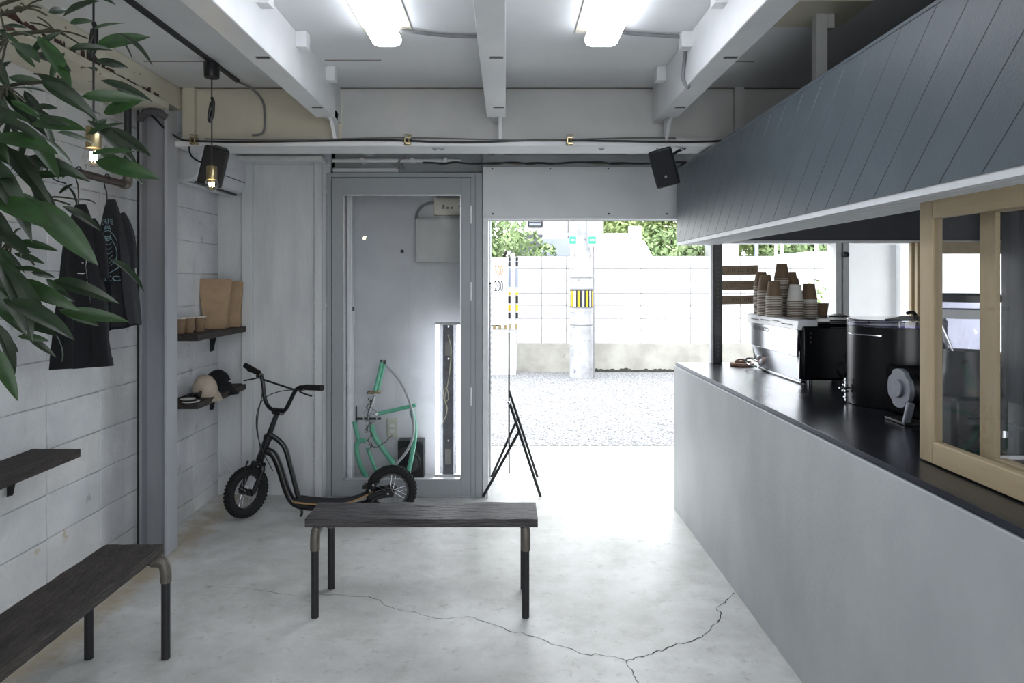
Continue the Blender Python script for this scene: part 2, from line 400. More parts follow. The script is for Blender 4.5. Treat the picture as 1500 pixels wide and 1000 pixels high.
# ceiling joists with their cleats
def joist(name, x0, x1, cleat_side):
    m = MB()
    m.prism([(x0,2.30),(x1,2.30),(x1,2.306),(x1,ZC),(x0,ZC)], YB, 3.56, 'y')
    j = struct(m.build(name, M_joist, bevel=.004))
    g = MB(); xc = (x0+x1)/2
    g.prism([(3.56,2.30),(3.60,2.29),(3.675,2.205),(3.70,2.205),(3.70,2.36),(3.56,2.36)], xc+.012, xc+.03, 'x'); g.build('gusset', M_joist, j)
    w = MB(); w.box(x0+.02, x1-.02, 3.56, 3.79, 2.32, ZC); w.build('joist_end', M_joist, j)
    ys = [1.02, 1.5, 1.98, 2.46, 2.92, 3.40]
    for y in ys:
        if cleat_side > 0: b = box(x1-.002, x1+.045, y-.03, y+.03, 2.44, ZC)
        elif cleat_side < 0: b = box(x0-.045, x0+.002, y-.03, y+.03, 2.44, ZC)
        else: continue
        b.build('cleat', M_joist, j, bevel=.003)
    for y in (2.6, 3.35):
        box(xc-.012, xc+.04, y-.01, y+.01, 2.2985, 2.301).build('slot', M_screw, j)
    s = MB(); s.box(x0+.02, x1-.01, 3.905, 4.69, 2.30, ZC); s.build('far_stub', M_joist, j, bevel=.003)
    return j
joist('trim_7', -.99, -.89, 1); joist('trim_8', -.10, 0.0, 0); joist('trim_9', .79, .895, -1)
# thin seam strips of the ceiling deck
for k, (a, b) in enumerate((((-1.79, 3.755), (3.3, 3.765)),)):
    box(a[0], b[0], a[1]-.006, b[1], ZC-.004, ZC).build('seam_strip', mat('grimy seam', '86817a', '6b635a', rough=.9, scale=9, stretch=(1,4,1)), ce)
m = MB()
for (x0,x1,y) in ((-.87,-.60,3.28),(-1.75,-1.45,3.3),(1.0,1.2,3.3)): m.box(x0,x1,y-.002,y+.002,ZC-.003,ZC)
m.build('seam_gap', MATS['grimy seam'], ce)

# lintel H-beam across the room
li = struct(box(-1.79, XR, 3.68, 3.90, 2.175, 2.203).build('trim_10', M_joist, bevel=.004))
box(-1.79, -.905, 3.775, 3.81, 2.203, ZC).build('cream_web', M_cream, li)  # really cream, with some warm lamp light put into the colour
box(-.905, XR, 3.775, 3.81, 2.203, ZC).build('grey_web', M_lintel, li)
box(-1.79, XR, 3.70, 3.775, 2.203, 2.222).build('flange_root', M_lintel, li)
box(1.255, 1.305, 3.74, 3.78, 2.203, ZC).build('stiffener', M_lintel, li)
box(-1.775, -1.71, 3.745, 3.78, 2.203, ZC).build('stiffener', M_cream, li, bevel=.004)
# edge beam above the block wall, peeling
sb = struct(box(-1.86, -1.79, YB, 3.78, 2.39, ZC).build('trim_11', M_peel, bevel=.004))
box(-2.05, -1.775, YB, 3.60, 2.352, 2.39).build('peeling_flange', M_peel, sb, bevel=.003)
# ragged rust streaks where the paint has come away
m = MB(); y = .6
while y < 3.5:
    L_ = random.uniform(.02, .12)
    n = 7; pts = []
    hgt = random.uniform(.008, .045)
    zb = 2.396
    vs_ = []; fs = []
    for i in range(n):
        yy = y+L_*i/(n-1); vs_.append((-1.7885, yy, zb)); vs_.append((-1.7885, yy, zb+hgt*random.uniform(.3, 1.0)))
    for i in range(n-1): fs.append((2*i, 2*i+2, 2*i+3, 2*i+1))
    m.add(vs_, fs); y += L_+random.uniform(.0, .05)-.01
m.build('rust_patches', M_rust, sb, smooth=False)['kind'] = 'stuff'

# H column
co = struct(box(-1.915, -1.797, 3.645, 3.655, 0, 2.33).build('trim_12', M_column))
box(-1.797, -1.783, 3.59, 3.71, 0, 2.352).build('flange', mat('column flange paint', '9ea1a7', '94979d', rough=.4, scale=3, stretch=(2,2,.4)), co, bevel=.002)
box(-1.929, -1.915, 3.59, 3.71, 0, 2.352).build('flange', M_column, co, bevel=.002)
box(-1.945, -1.93, 3.60, 3.70, 0, 2.35).build('gap_shade_strip', M_black, co)  # black strip painted in for the shade of the gap beside the column
m = MB(); m.tube(smoothpts([(-1.93,3.60,2.30),(-1.88,3.57,2.335),(-1.82,3.57,2.335),(-1.79,3.60,2.31)]), .02, 8)
m.build('wrapped_bundle', mat('grey wrap', '5c5a5a', '46444a', rough=.9, scale=30, bump=.6), co)

# header panel over the entrance
hp = struct(box(-.155, 1.21, 4.58, 4.61, 1.875, 2.213).build('wall_header', mat('header panel paint', 'd2d5d8', 'cbced1', rough=.5, scale=4)))
box(-.155, 1.21, 4.575, 4.63, 1.862, 1.876).build('lower_rim', M_alu_w, hp, bevel=.002)
box(-.155, 1.21, 4.61, 4.72, 1.862, 2.3).build('header_core', M_grey_wall, hp)
for (px, py) in ((721,247),(806,247),(891,247),(722,313),(892,313),(977,313)):
    p = P(px, py, 4.58); MB().lathe([(0,-.004),(.005,-.003),(.006,0)], p, 10, 'y').build('screw', M_screw, hp)
struct(box(-.155, -.118, 4.56, 4.62, 0, 1.87).build('trim_13', M_alu_w, bevel=.003))

# kitchen: street-side wall and window
kw = struct(box(1.10, XR, 4.26, 4.36, 0, .905).build('wall_street', M_plain))
struct(box(1.12, XR, 4.36, 4.46, 1.705, 2.2).build('wall_street_header', M_dark))
tr_ = struct(box(1.12, XR, 4.34, 4.46, 1.688, 1.706).build('trim_14', M_alu_w, bevel=.002))
wf = struct(box(2.10, 2.135, 4.34, 4.46, .905, 1.69).build('window_1', M_alu_w, bevel=.002))
box(2.142, 2.178, 4.33, 4.46, .905, 1.69).build('window_stile', M_alu_w, wf, bevel=.002)
box(2.135, 2.143, 4.36, 4.44, .905, 1.69).build('gasket', M_black, wf)
we = struct(box(2.615, 6.0, 5.25, 5.35, -.1, 3.2).build('wall_street_end', mat('bright kitchen wall', 'd0d2d4', 'c6c8ca', rough=.6, scale=3, bump=.2, bscale=12)))
struct(box(3.0, 3.09, 5.19, 5.25, -.1, 3.2).build('trim_15', M_alu_w, bevel=.003))
m = MB(); m.lathe([(0,-.03),(.018,-.028),(.02,-.01),(.010,0)], P(1237,373,4.33), 12, 'y'); m.build('hook_knob', M_black, wf)
# stacked wooden sashes of the street window, slid to the side
for k in range(3):
    x0 = 2.555+k*.010; y0 = 4.30-k*.045
    t = thing('timber_sash', ['rearmost pale timber sash stacked at the right end of the street window',
                              'middle pale timber sash stacked at the right end of the street window',
                              'front pale timber sash stacked at the right end of the street window'][k], 'window sash', (x0, y0, .935), 'timber sashes slid to the side of the street window')
    box(x0, x0+.045, y0, y0+.03, .935, 1.69).build('stile', M_wood_lv, t, bevel=.002)
    box(3.32, 3.365, y0, y0+.03, .935, 1.69).build('stile', M_wood_lv, t, bevel=.002)
    box(x0+.045, 3.32, y0, y0+.03, 1.62, 1.69).build('rail', M_wood_l, t, bevel=.002)
    box(x0+.045, 3.32, y0, y0+.03, .935, 1.0).build('rail', M_wood_l, t, bevel=.002)
    box(x0+.045, 3.32, y0+.012, y0+.017, 1.0, 1.62).build('pane', M_glass, t)

# ------------------------------------------------------------------ floor crack
crack = [(300,858),(345,860),(400,867),(430,872),(470,870),(500,871),(540,873),(556,878),(563,886),(585,893),(612,897),(636,905),(660,905),(684,902),(700,908),(716,912),(745,924),(762,925),(776,931),(797,937),(812,944),(838,950),(858,958),(880,959),(900,961),(918,968)]
br1 = [(918,968),(930,963),(946,960),(958,955),(975,950),(988,944),(1008,940),(1022,934),(1036,926),(1046,914),(1055,906),(1057,898),(1050,893),(1058,884),(1066,877),(1075,868)]
br2 = [(918,968),(922,978),(928,986),(931,993),(938,1003),(950,1020)]
m = MB()
def ribbon(pl, w):
    pts = [FL(*p, z=.0006) for p in pl]; out = []
    for a, b in zip(pts, pts[1:]):
        out.append(a)
        for t in (.33, .66):
            q = a.lerp(b, t); q.x += random.uniform(-.006,.006); q.y += random.uniform(-.01,.01); out.append(q)
    out.append(pts[-1]); vs_ = []; fs = []
    for i, p in enumerate(out):
        a = out[max(i-1,0)]; b = out[min(i+1,len(out)-1)]; t = (b-a).normalized(); n = Vector((-t.y,t.x,0))
        ww = w*random.uniform(.4, 1.5)
        vs_ += [p-n*ww, p+n*ww]
    for i in range(len(out)-1): fs.append((2*i,2*i+1,2*i+3,2*i+2))
    m.add(vs_, fs)
ribbon(crack[:7], .0009); ribbon(crack[6:], .0016); ribbon(br1, .0022); ribbon(br2, .0015)
m.build('floor_crack', mat('crack dirt', '4a4a48', '3a3a38', rough=1), fl, smooth=False)  # crack laid on the floor as thin dark ribbons

# ------------------------------------------------------------------ counter and hood
ct = thing('service_counter', 'long pale mortar counter with a dark steel top on the right', 'counter', (1.07, 2.2, 0))
box(1.07, 1.17, -.2, 4.34, 0, .912).build('mortar_front', M_plaster, ct, bevel=.003)
m = MB(); m.box(1.078, 2.15, -.2, 4.25, .913, .933); m.box(1.078, 1.36, 4.25, 4.335, .913, .933); m.build('steel_top', M_steel, ct, bevel=.001)
box(1.17, 2.12, -.18, -.10, 0, .912).build('end_panel', M_dark, ct)
box(2.05, 2.12, -.10, 4.24, 0, .912).build('inner_panel', M_dark, ct)
box(1.36, XR-.02, 4.252, 4.34, .906, .932).build('window_sill_board', M_alu_w, ct, bevel=.002)

HX, HZ0, HZ1, HY0, HY1 = 1.09, 1.694, 2.148, -.3, 4.36
hd = thing('counter_hood', 'grey diagonal-boarded hood hanging from posts over the counter', 'hood', (1.2, 2, HZ0))
box(HX+.012, HX+.05, HY0, HY1, HZ0, HZ1).build('backing_board', M_hood_gap, hd)
box(HX+.05, 3.38, HY0, HY1-.02, HZ1-.04, HZ1).build('hood_top', M_dark, hd)
box(HX-.002, HX+.05, HY0, HY1, HZ1, HZ1+.012).build('top_cap', M_hood, hd, bevel=.002)
s_ = 4.03
k = -30
while k < 40:
    a = s_+.1535*k; g = .0022
    poly = [(a-g-HZ1-.5, HZ1+.5), (a+.1535+g-.006-HZ1-.5, HZ1+.5), (a+.1535+g-.006-HZ0+.5, HZ0-.5), (a-g-HZ0+.5, HZ0-.5)]
    pl = clip(poly, HY0, HY1, HZ0, HZ1)
    if len(pl) >= 3:
        MB().prism(pl, HX, HX+.012, 'x').build('plank', M_hood, hd, bevel=.0012, seg=1)
    k += 1
# aluminium sash tracks under the hood
for k in range(5):
    x = HX+.004+k*.047
    m = MB(); m.box(x, x+.040, HY0, HY1, HZ0-.004, HZ0); m.box(x, x+.006, HY0, HY1, HZ0-.020, HZ0-.004); m.box(x+.026, x+.032, HY0, HY1, HZ0-.020, HZ0-.004)
    m.build('sash_track', M_alu_w, hd)
for (x, y) in ((1.25, 2.72),):
    m = MB(); m.box(x-.022, x+.022, y-.022, y+.022, HZ1-.02, ZC); o = m.build('hanger_post', M_lintel, hd, bevel=.002)
    box(x+.022, x+.05, y-.02, y+.02, ZC-.06, ZC).build('hanger_cleat', M_lintel, o)
    box(x-.14, x+.14, y-.14, y+.12, ZC-.004, ZC).build('ceiling_plate', M_cream, o)

# black post standing on the counter end
po = thing('window_post', 'black perforated square steel post standing on the far end of the counter', 'post', (1.325, 4.28, .933))
box(1.298, 1.352, 4.26, 4.312, .934, 1.688).build('shaft', M_paint_black, po, bevel=.003)
box(1.284, 1.2975, 4.27, 4.312, .934, 1.688).build('side_strip', M_alu_w, po)
m = MB()
for k in range(26): m.box(1.322, 1.328, 4.2585, 4.2605, .98+k*.026, .988+k*.026)
m.build('slots', mat('slot grey', '55585e', '4a4d53', rough=.6), po)

# three small wooden boards hung by the post
for k, (y0, y1, x1) in enumerate(((389,402,1110.5),(411.5,424,1108),(433,446,1108))):
    d = 4.33
    t = thing('wooden_name_board', ['topmost small wooden board with faint burnt lettering beside the black post',
                                    'middle small wooden board with faint burnt lettering beside the black post',
                                    'lowest small wooden board with faint burnt lettering beside the black post'][k], 'sign', P(1056, y1, d), 'wooden lettered boards hanging in the street window')
    a = P(1056.5, y1+(1 if k < 2 else 0), d); b = P(x1, y0, d); tilt = .004
    m = MB(); m.prism([(a.x,a.z),(b.x,a.z+tilt),(b.x,b.z+tilt),(a.x,b.z-.002)], d, d+.014, 'y'); m.build('board', mat('brown sign timber', 'a08f7b', '8c7c69', rough=.7, scale=8, stretch=(1,4,8), bump=.2), t, bevel=.002)
    m = MB(); c = (a+b)/2; rr_ = random.Random(k+5); x = a.x+.03
    while x < b.x-.035:
        h_ = rr_.uniform(.008, .013); w_ = rr_.uniform(.006, .011); zc = c.z+.002
        m.box(x, x+.002, d-.0012, d-.0002, zc-h_, zc+h_)
        for q in range(rr_.randint(1, 2)):
            zz = zc+rr_.choice((-1, 0, 1))*h_*.85; m.box(x+.002, x+w_, d-.0012, d-.0002, zz-.001, zz+.001)
        x += w_+.005+(.012 if rr_.random() < .12 else 0)
    m.build('lettering', mat('burnt letter', '5d4c3e', '544437', rough=.8), t, smooth=False)
    m = MB()
    for zz in (a.z+.012, b.z-.012): m.tube([(1.352, 4.30, zz), (a.x, d+.005, zz), (a.x+.015, d+.005, zz)], .003, 6)
    m.build('wire_tie', M_chrome, t)

# ------------------------------------------------------------------ sliding timber sash windows on the counter
def sash(x, y1, y0, lbl, th=.03):
    t = thing('sliding_sash', lbl, 'window sash', (x, y1, .936), 'timber sliding sashes standing on the counter')
    z0, z1, w = .937, 1.687, .058
    box(x, x+th, y1-w, y1, z0, z1).build('stile', M_wood_lv, t, bevel=.0015)
    box(x, x+.03, y0, y0+w, z0, z1).build('stile', M_wood_lv, t, bevel=.0015)
    box(x-.0006, x+.03, y0+w, y1-w-.001, z1-w-.004, z1).build('rail', M_wood_l, t, bevel=.0015)
    box(x-.0006, x+.03, y0+w, y1-w-.001, z0, z0+w+.002).build('rail', M_wood_l, t, bevel=.0015)
    box(x+.006, x+.010, y0+w, y1-w, z0+w, z1-w).build('pane', M_glass, t)
    return t
sash(1.198, 1.977, .95, 'nearest pale timber glazed sash at the near end of the counter')
sash(1.250, 1.802, .78, 'farther timber glazed sash standing just behind the nearest one', .014)
streak_bk = thing('streak_backing', 'added dark grey ribbed block that gives grey streaks in the timber sash', 'cabinet', (3.15, 3.8, 0))  # added dark block, ribbed to give the grey streaks in the sash glass
box(2.96, XR-.03, 3.45, 4.08, .004, 1.95).build('backing_block', M_dark, streak_bk, bevel=.004)
for k in range(7): box(2.97+.055*k, 3.0+.055*k, 3.435, 3.45, .1, 1.9).build('streak_rib', M_dark, streak_bk, bevel=.004)

# ------------------------------------------------------------------ espresso machine
em = thing('espresso_machine', 'white-backed espresso machine stacked with paper cups on the counter', 'coffee machine', (1.7, 3.76, .933))
X0, Y0, Y1, ZT = 1.45, 3.40, 4.10, 1.246
m = MB(); m.prism([(X0+.035,.965),(X0+.006,1.20),(X0+.01,1.236),(1.98,1.236),(1.98,.965)], Y0+.01, Y1-.01, 'y'); m.build('body', M_gloss_black, em, bevel=.01)
m = MB(); m.prism([(Y0,1.155),(Y0-.004,1.212),(Y1+.006,1.212),(Y1+.004,1.12),(Y1-.01,1.08),(Y1-.10,1.07),(Y0+.004,1.07)], X0, X0+.008, 'x'); m.build('upper_back_panel', mat('polished steel panel', 'e4e6ea', 'dcdee2', rough=.12, metal=.9, scale=8), em, bevel=.003)
# lower back panel leans in
T = Matrix.Translation((X0+.002, 0, 1.072)) @ Matrix.Rotation(math.radians(-10), 4, 'Y')
m = MB(); m.T = T; m.prism([(Y0+.004,0),(Y1-.07,0),(Y1-.13,-.125),(Y0+.002,-.125)], 0, .007, 'x'); m.build('lower_back_panel', MATS['polished steel panel'], em, bevel=.002)
box(X0+.022, X0+.05, Y0+.01, Y1-.12, .938, .948).build('drip_edge', M_chrome, em, bevel=.002)
m = MB(); m.prism([(X0-.004,1.205),(X0+.0,1.212),(X0+.004,ZT+.004),(X0+.02,ZT+.008),(X0+.10,ZT+.006),(X0+.10,1.205)], Y0-.008, Y1+.01, 'y'); m.build('top_rail', M_white_enamel, em, bevel=.003)
m = MB()
for (a, b, z) in ((3.47,3.58,1.226),(3.62,3.72,1.234),(3.77,3.87,1.230),(3.90,4.02,1.226)): m.box(X0-.0065, X0-.0035, a, b, z, z+.004)
m.build('vent_slots', M_black, em)
box(X0+.10, 1.97, Y0, Y1, 1.236, ZT).build('cup_tray', M_black, em, bevel=.002)
m = MB()
for z, y in ((1.252, Y0-.006), (1.236, Y0-.010), (1.216, Y0-.012)): m.tube([(X0+.16,y,z),(1.97,y,z)], .0045, 8)
m.build('cup_rails', M_chrome, em)
m = MB(); m.box(X0+.02, X0+.50, Y0-.016, Y0+.012, .955, 1.225); m.build('side_panel', M_gloss_black, em, bevel=.012)
box(X0+.008, X0+.024, Y0-.006, Y0+.004, .96, 1.10).build('side_trim', M_chrome, em, bevel=.002)
for k in range(3):
    MB().lathe([(0,-.006),(.005,-.005),(.006,0)], (X0+.06, Y0-.016, 1.19-.022*k), 10, 'y').build('button', M_screw, em)
m = MB(); m.tube(smoothpts([(1.80,Y0-.03,1.20),(1.80,Y0-.06,1.15),(1.80,Y0-.06,1.12)]), .005, 8); m.lathe([(0,0),(.016,.004),(.018,.014),(.006,.022),(0,.024)], (1.80,Y0-.06,1.10), 14); m.build('steam_knob', M_chrome, em)
MB().lathe([(0,-.02),(.02,-.018),(.026,-.006),(.02,0)], (1.71,Y0-.016,1.08), 16, 'y').build('round_knob', M_gloss_black, em)
m = MB(); m.tube(smoothpts([(1.68,Y0-.02,.96),(1.66,Y0-.06,1.0),(1.68,Y0-.09,1.03),(1.72,Y0-.10,1.04)]), .004, 8); m.build('steam_wand', M_chrome, em)
for (x, y) in ((X0+.08,Y0+.06),(X0+.08,Y1-.08),(1.93,Y0+.06),(1.93,Y1-.08)):
    MB().cyl((x,y,.934), .022, .032, 14).build('foot', M_chrome, em)
m = MB(); m.tube(smoothpts([(X0+.04,3.98,.97),(X0-.01,4.03,1.0),(X0-.03,4.05,.985),(X0-.02,4.04,.955),(X0+.02,4.0,.945)]), .006, 8); m.build('power_lead', M_chrome, em)
vs_, fs = text_mesh('LA MARZOCCO', .032, bold=True)
m = MB(); m.T = Matrix.Translation((X0-.0006, 3.885, 1.178)) @ Matrix.Rotation(-PI/2, 4, 'Z') @ Matrix.Rotation(PI/2, 4, 'X'); m.add(vs_, fs)
m.build('lettering', M_black, em, smooth=False)

# ------------------------------------------------------------------ paper cups
def cup_proto(kind):
    h, r0, r1 = .090, .0285, .0425
    t = thing('paper_cup', '', 'cup', (0,0,0))
    M = {'kraft': M_cup, 'white': M_cup_in}[kind]
    m = MB(); m.lathe([(.0001,h),(r0,h),(r0+.0005,h-.001),(r1,.004),(r1-.0015,.004),(r0-.001,h-.003),(.0001,h-.003)], (0,0,0), 20); m.build('wall', M, t)
    m = MB(); m.lathe([(r1-.001,.0045),(r1+.002,.003),(r1+.002,.0005),(r1-.001,0),(r1-.001,.0045)], (0,0,0), 20); m.build('rim', M_cup_in, t)
    return t
kc = cup_proto('kraft'); wc = cup_proto('white'); first = {'kraft': True, 'white': True}
stacks = [ # px, depth, cup top y, layers of kinds for the top, label word
 (1115, 4.03, 397, 'k', 'leftmost stack farthest back on machine'),
 (1121, 3.92, 402, 'k', 'second stack from left on machine'),
 (1133.5, 3.80, 412, 'k', 'front short stack third from left'),
 (1145, 3.95, 387, 'k', 'tallest stack in the middle of the machine'),
 (1158.5, 4.06, 397, 'k', 'rear stack just right of the tallest one'),
 (1161.5, 3.93, 407, 'k', 'rear stack behind the white-topped cup'),
 (1165, 3.76, 417, 'w', 'white-topped stack right of the middle'),
 (1185, 3.80, 416, 'kw', 'white-banded stack nearest the right end')]
ORD = 'lowest second third fourth fifth sixth seventh eighth ninth tenth eleventh twelfth thirteenth fourteenth fifteenth sixteenth seventeenth eighteenth nineteenth twentieth twenty-first twenty-second twenty-third twenty-fourth twenty-fifth twenty-sixth twenty-seventh'.split(); ORD[0] = 'first'
for si, (px, d, ty, top, where) in enumerate(stacks):
    x = (px-VX)*d/F; ztop = H+(VY-ty)*d/F; base = ZT+.0012
    step = .0092; n = max(2, round((ztop-.090-base)/step)+1)
    for i in range(n):
        z = base+i*step
        fromtop = n-1-i
        kind = 'kraft'
        if top == 'w' and fromtop == 0: kind = 'white'
        if top == 'kw' and fromtop == 1: kind = 'white'
        src = kc if kind == 'kraft' else wc
        c = src if first[kind] else ctree(src)
        first[kind] = False
        c.location = (x+random.uniform(-.0008,.0008), d+random.uniform(-.0008,.0008), z+ (0.0 if not (top == 'kw' and fromtop == 0) else .004))
        if fromtop == 0:
            c['label'] = ('white' if kind == 'white' else 'brown')+' paper cup topping the '+where
        elif fromtop == 1 and top == 'kw':
            c['label'] = 'white cup below the top of '+where
        else:
            c['label'] = 'brown cup, '+ORD[i]+' from bottom, '+where
        c['group'] = 'paper cups in the '+where
cu = thing('upright_paper_cup', 'single brown paper cup standing upright at the right of the cup stacks', 'cup', (0,0,0))
m = MB(); m.lathe([(.0001,0),(.027,0),(.036,.072),(.0345,.072),(.026,.003),(.0001,.003)], (0,0,0), 20); m.build('wall', M_cup, cu)
m = MB(); m.lathe([(.0345,.070),(.0375,.071),(.0375,.0735),(.0345,.0745),(.0345,.070)], (0,0,0), 20); m.build('rim', M_cup, cu)
cu.location = ((1204-VX)*3.90/F, 3.90, ZT+.001)
t = tag(MB().lathe([(.0001,0),(.05,0),(.05,.006),(.03,.014),(.0001,.018)], (1.88,3.86,ZT+.001), 20).build('cup_lid', M_black, None, (1.88,3.86,ZT)), 'black domed cup lid beside the upright brown cup', 'lid')

# black drum appliance
dm = thing('drum_roaster', 'large gloss black drum machine with a grey end cap on the counter', 'coffee roaster', (1.63, 2.86, .933))
cx, cy, R0 = 1.632, 2.86, .183
MB().lathe([(.0001,.936),(R0,.936),(R0+.001,.95),(R0+.001,1.255),(R0,1.262),(.0001,1.262)], (cx,cy,0), 56).build('drum', M_gloss_black, dm)
MB().lathe([(R0-.004,1.262),(R0+.002,1.264),(R0+.002,1.288),(R0-.002,1.292),(.0001,1.292)], (cx,cy,0), 56).build('clear_lid', M_glass_clear, dm)
MB().lathe([(R0-.02,1.264),(R0+.0015,1.264),(R0+.0015,1.270),(R0-.02,1.270),(R0-.02,1.264)], (cx,cy,0), 56).build('lid_ring', mat('violet steel ring', '4a4468', '3a3560', rough=.25, metal=.8), dm)
m = MB(); m.lathe([(.0001,1.292),(R0-.004,1.292),(R0-.004,1.297),(.0001,1.297)], (cx,cy,0), 40, 'z', -2.3, .9); m.build('lid_plate', M_black, dm)
m = MB(); m.tube(smoothpts([(cx+.012,cy-.12,1.297),(cx+.012,cy-.12,1.318),(cx-.008,cy-.13,1.325),(cx-.03,cy-.135,1.32)]), .007, 8); m.build('lid_lever', M_black, dm)
m = MB(); m.lathe([(R0+.0015,1.225),(R0+.003,1.228),(R0+.0015,1.231)], (cx,cy,0), 30, 'z', PI*.95, PI*1.25); m.build('badge_strip', M_chrome, dm)
m = MB(); m.box(1.50, 1.80, 2.46, 2.70, .945, 1.118); m.build('motor_box', mat('matt black', '0a0a0c', '08080a', rough=.9, spec=.1), dm, bevel=.01)
m = MB(); pts = []
for i in range(72):
    a = 2*PI*i/72; r = .073
    for q in (PI/4, 3*PI/4, 5*PI/4, 7*PI/4):
        dd = abs((a-q+PI) % (2*PI)-PI)
        if dd < .22: r -= .007*math.cos(dd/.22*PI/2)
    pts.append((2.526+r*math.cos(a), 1.052+r*math.sin(a)))
m.prism(pts, 1.452, 1.47, 'x'); m.build('grey_end_cap', mat('grey cast metal', '83858f', '777983', rough=.45, metal=.3, scale=20), dm, bevel=.002)
MB().cyl((1.47,2.526,1.052), .06, .035, 24, 'x').build('cap_neck', M_black, dm)
MB().lathe([(.0001,-.007),(.030,-.007),(.033,-.004),(.033,.002)], (1.450,2.526,1.052), 28, 'x').build('cap_boss', MATS['grey cast metal'], dm)
m = MB(); m.T = Matrix.Translation((1.44, 2.44, .985)) @ Matrix.Rotation(.22, 4, 'Y'); m.box(-.012,.014,-.008,.008,-.048,.03); m.build('grey_lever', MATS['grey cast metal'], dm, bevel=.004)
m = MB(); m.box(1.42, 1.50, 2.43, 2.56, .934, .944); m.build('foot_plate', M_black, dm, bevel=.002)
m = MB()
vx, vy = cx-R0-.018, cy+.02
for (z, r) in ((.96,.008),(.985,.014),(.995,.008),(1.01,.012),(1.03,.006)): m.lathe([(.0001,-r*.6),(r*.8,-r*.4),(r,0),(r*.8,r*.4),(.0001,r*.6)], (vx,vy,z), 12)
m.tube([(vx,vy,.945),(vx,vy,1.04)], .004, 8); m.tube([(vx-.03,vy-.01,1.0),(vx+.03,vy-.01,1.0)], .004, 8); m.build('valve', M_chrome, dm)

# grinder with hopper, seen through the glass
gr = thing('coffee_grinder', 'black coffee grinder with a clear hopper behind the timber sash', 'coffee grinder', (1.417, 2.10, .933))
gx, gy = 1.424, 2.12
m = MB(); m.box(gx-.085, gx+.085, gy-.08, gy+.10, .936, 1.10); m.build('base', M_black, gr, bevel=.015)
m = MB(); m.lathe([(.0001,1.10),(.07,1.10),(.07,1.14),(.058,1.17),(.055,1.235),(.0001,1.235)], (gx,gy,0), 28); m.build('motor_neck', M_black, gr)
m = MB(); m.lathe([(.045,1.235),(.078,1.30),(.088,1.385),(.085,1.385),(.075,1.30),(.042,1.237)], (gx,gy,0), 32); m.build('hopper', M_glass_clear, gr)
m = MB(); m.lathe([(.083,1.335),(.0865,1.362),(.0875,1.362),(.084,1.335),(.083,1.335)], (gx,gy,0), 32); m.build('hopper_band', mat('frosted band', 'b6b9bb', rough=.6), gr)
m = MB(); m.lathe([(.0001,1.385),(.094,1.385),(.094,1.405),(.09,1.41),(.0001,1.41)], (gx,gy,0), 32); m.build('hopper_lid', M_black, gr)
for sx_ in (-1, 1):
    m = MB(); m.tube([(gx+sx_*.05,gy-.02,1.235),(gx+sx_*.089,gy-.01,1.34)], .004, 8); m.build('hopper_clip', M_chrome, gr)
m = MB(); m.tube(smoothpts([(gx-.02,gy-.08,1.02),(gx-.02,gy-.14,1.01),(gx-.06,gy-.17,1.0)]), .005, 8); m.lathe([(.0001,0),(.028,0),(.028,.02),(.0001,.02)], (gx+.01,gy-.14,1.0), 16); m.build('portafilter_fork', M_chrome, gr)
ty = thing('serving_tray', 'thin dark tray with a pale edge lying behind the timber sash', 'tray', (1.45, 1.83, .934))
box(1.36, 1.56, 1.76, 1.95, .934, .94).build('tray_base', M_black, ty, bevel=.002)
m = MB(); m.box(1.358,1.562,1.755,1.76,.934,.95); m.box(1.353,1.358,1.755,1.955,.934,.95); m.box(1.562,1.567,1.755,1.955,.934,.95); m.box(1.358,1.562,1.95,1.955,.934,.95); m.build('tray_edge', M_white_enamel, ty)

# little round board with pastry
bo = thing('round_serving_board', 'round wooden board at the foot of the black post', 'board', (1.43, 4.17, .933))
MB().lathe([(.0001,.934),(.066,.934),(.07,.938),(.07,.950),(.066,.953),(.0001,.953)], (1.435,4.15,0), 32).build('board', mat('reddish board', '8a6a55', '7b5c49', rough=.6, scale=8, stretch=(1,6,1)), bo)
pa = thing('pastry_tongs', 'pinkish brown tongs resting on the round wooden board', 'tongs', (1.43, 4.15, .953))
m = MB(); m.tube(smoothpts([(1.39,4.14,.960),(1.42,4.15,.975),(1.47,4.17,.962)]), .006, 6); m.build('upper_arm', MATS['reddish board'], pa)
m = MB(); m.tube(smoothpts([(1.39,4.14,.958),(1.43,4.12,.960),(1.48,4.13,.960)]), .006, 6); m.build('lower_arm', MATS['reddish board'], pa)

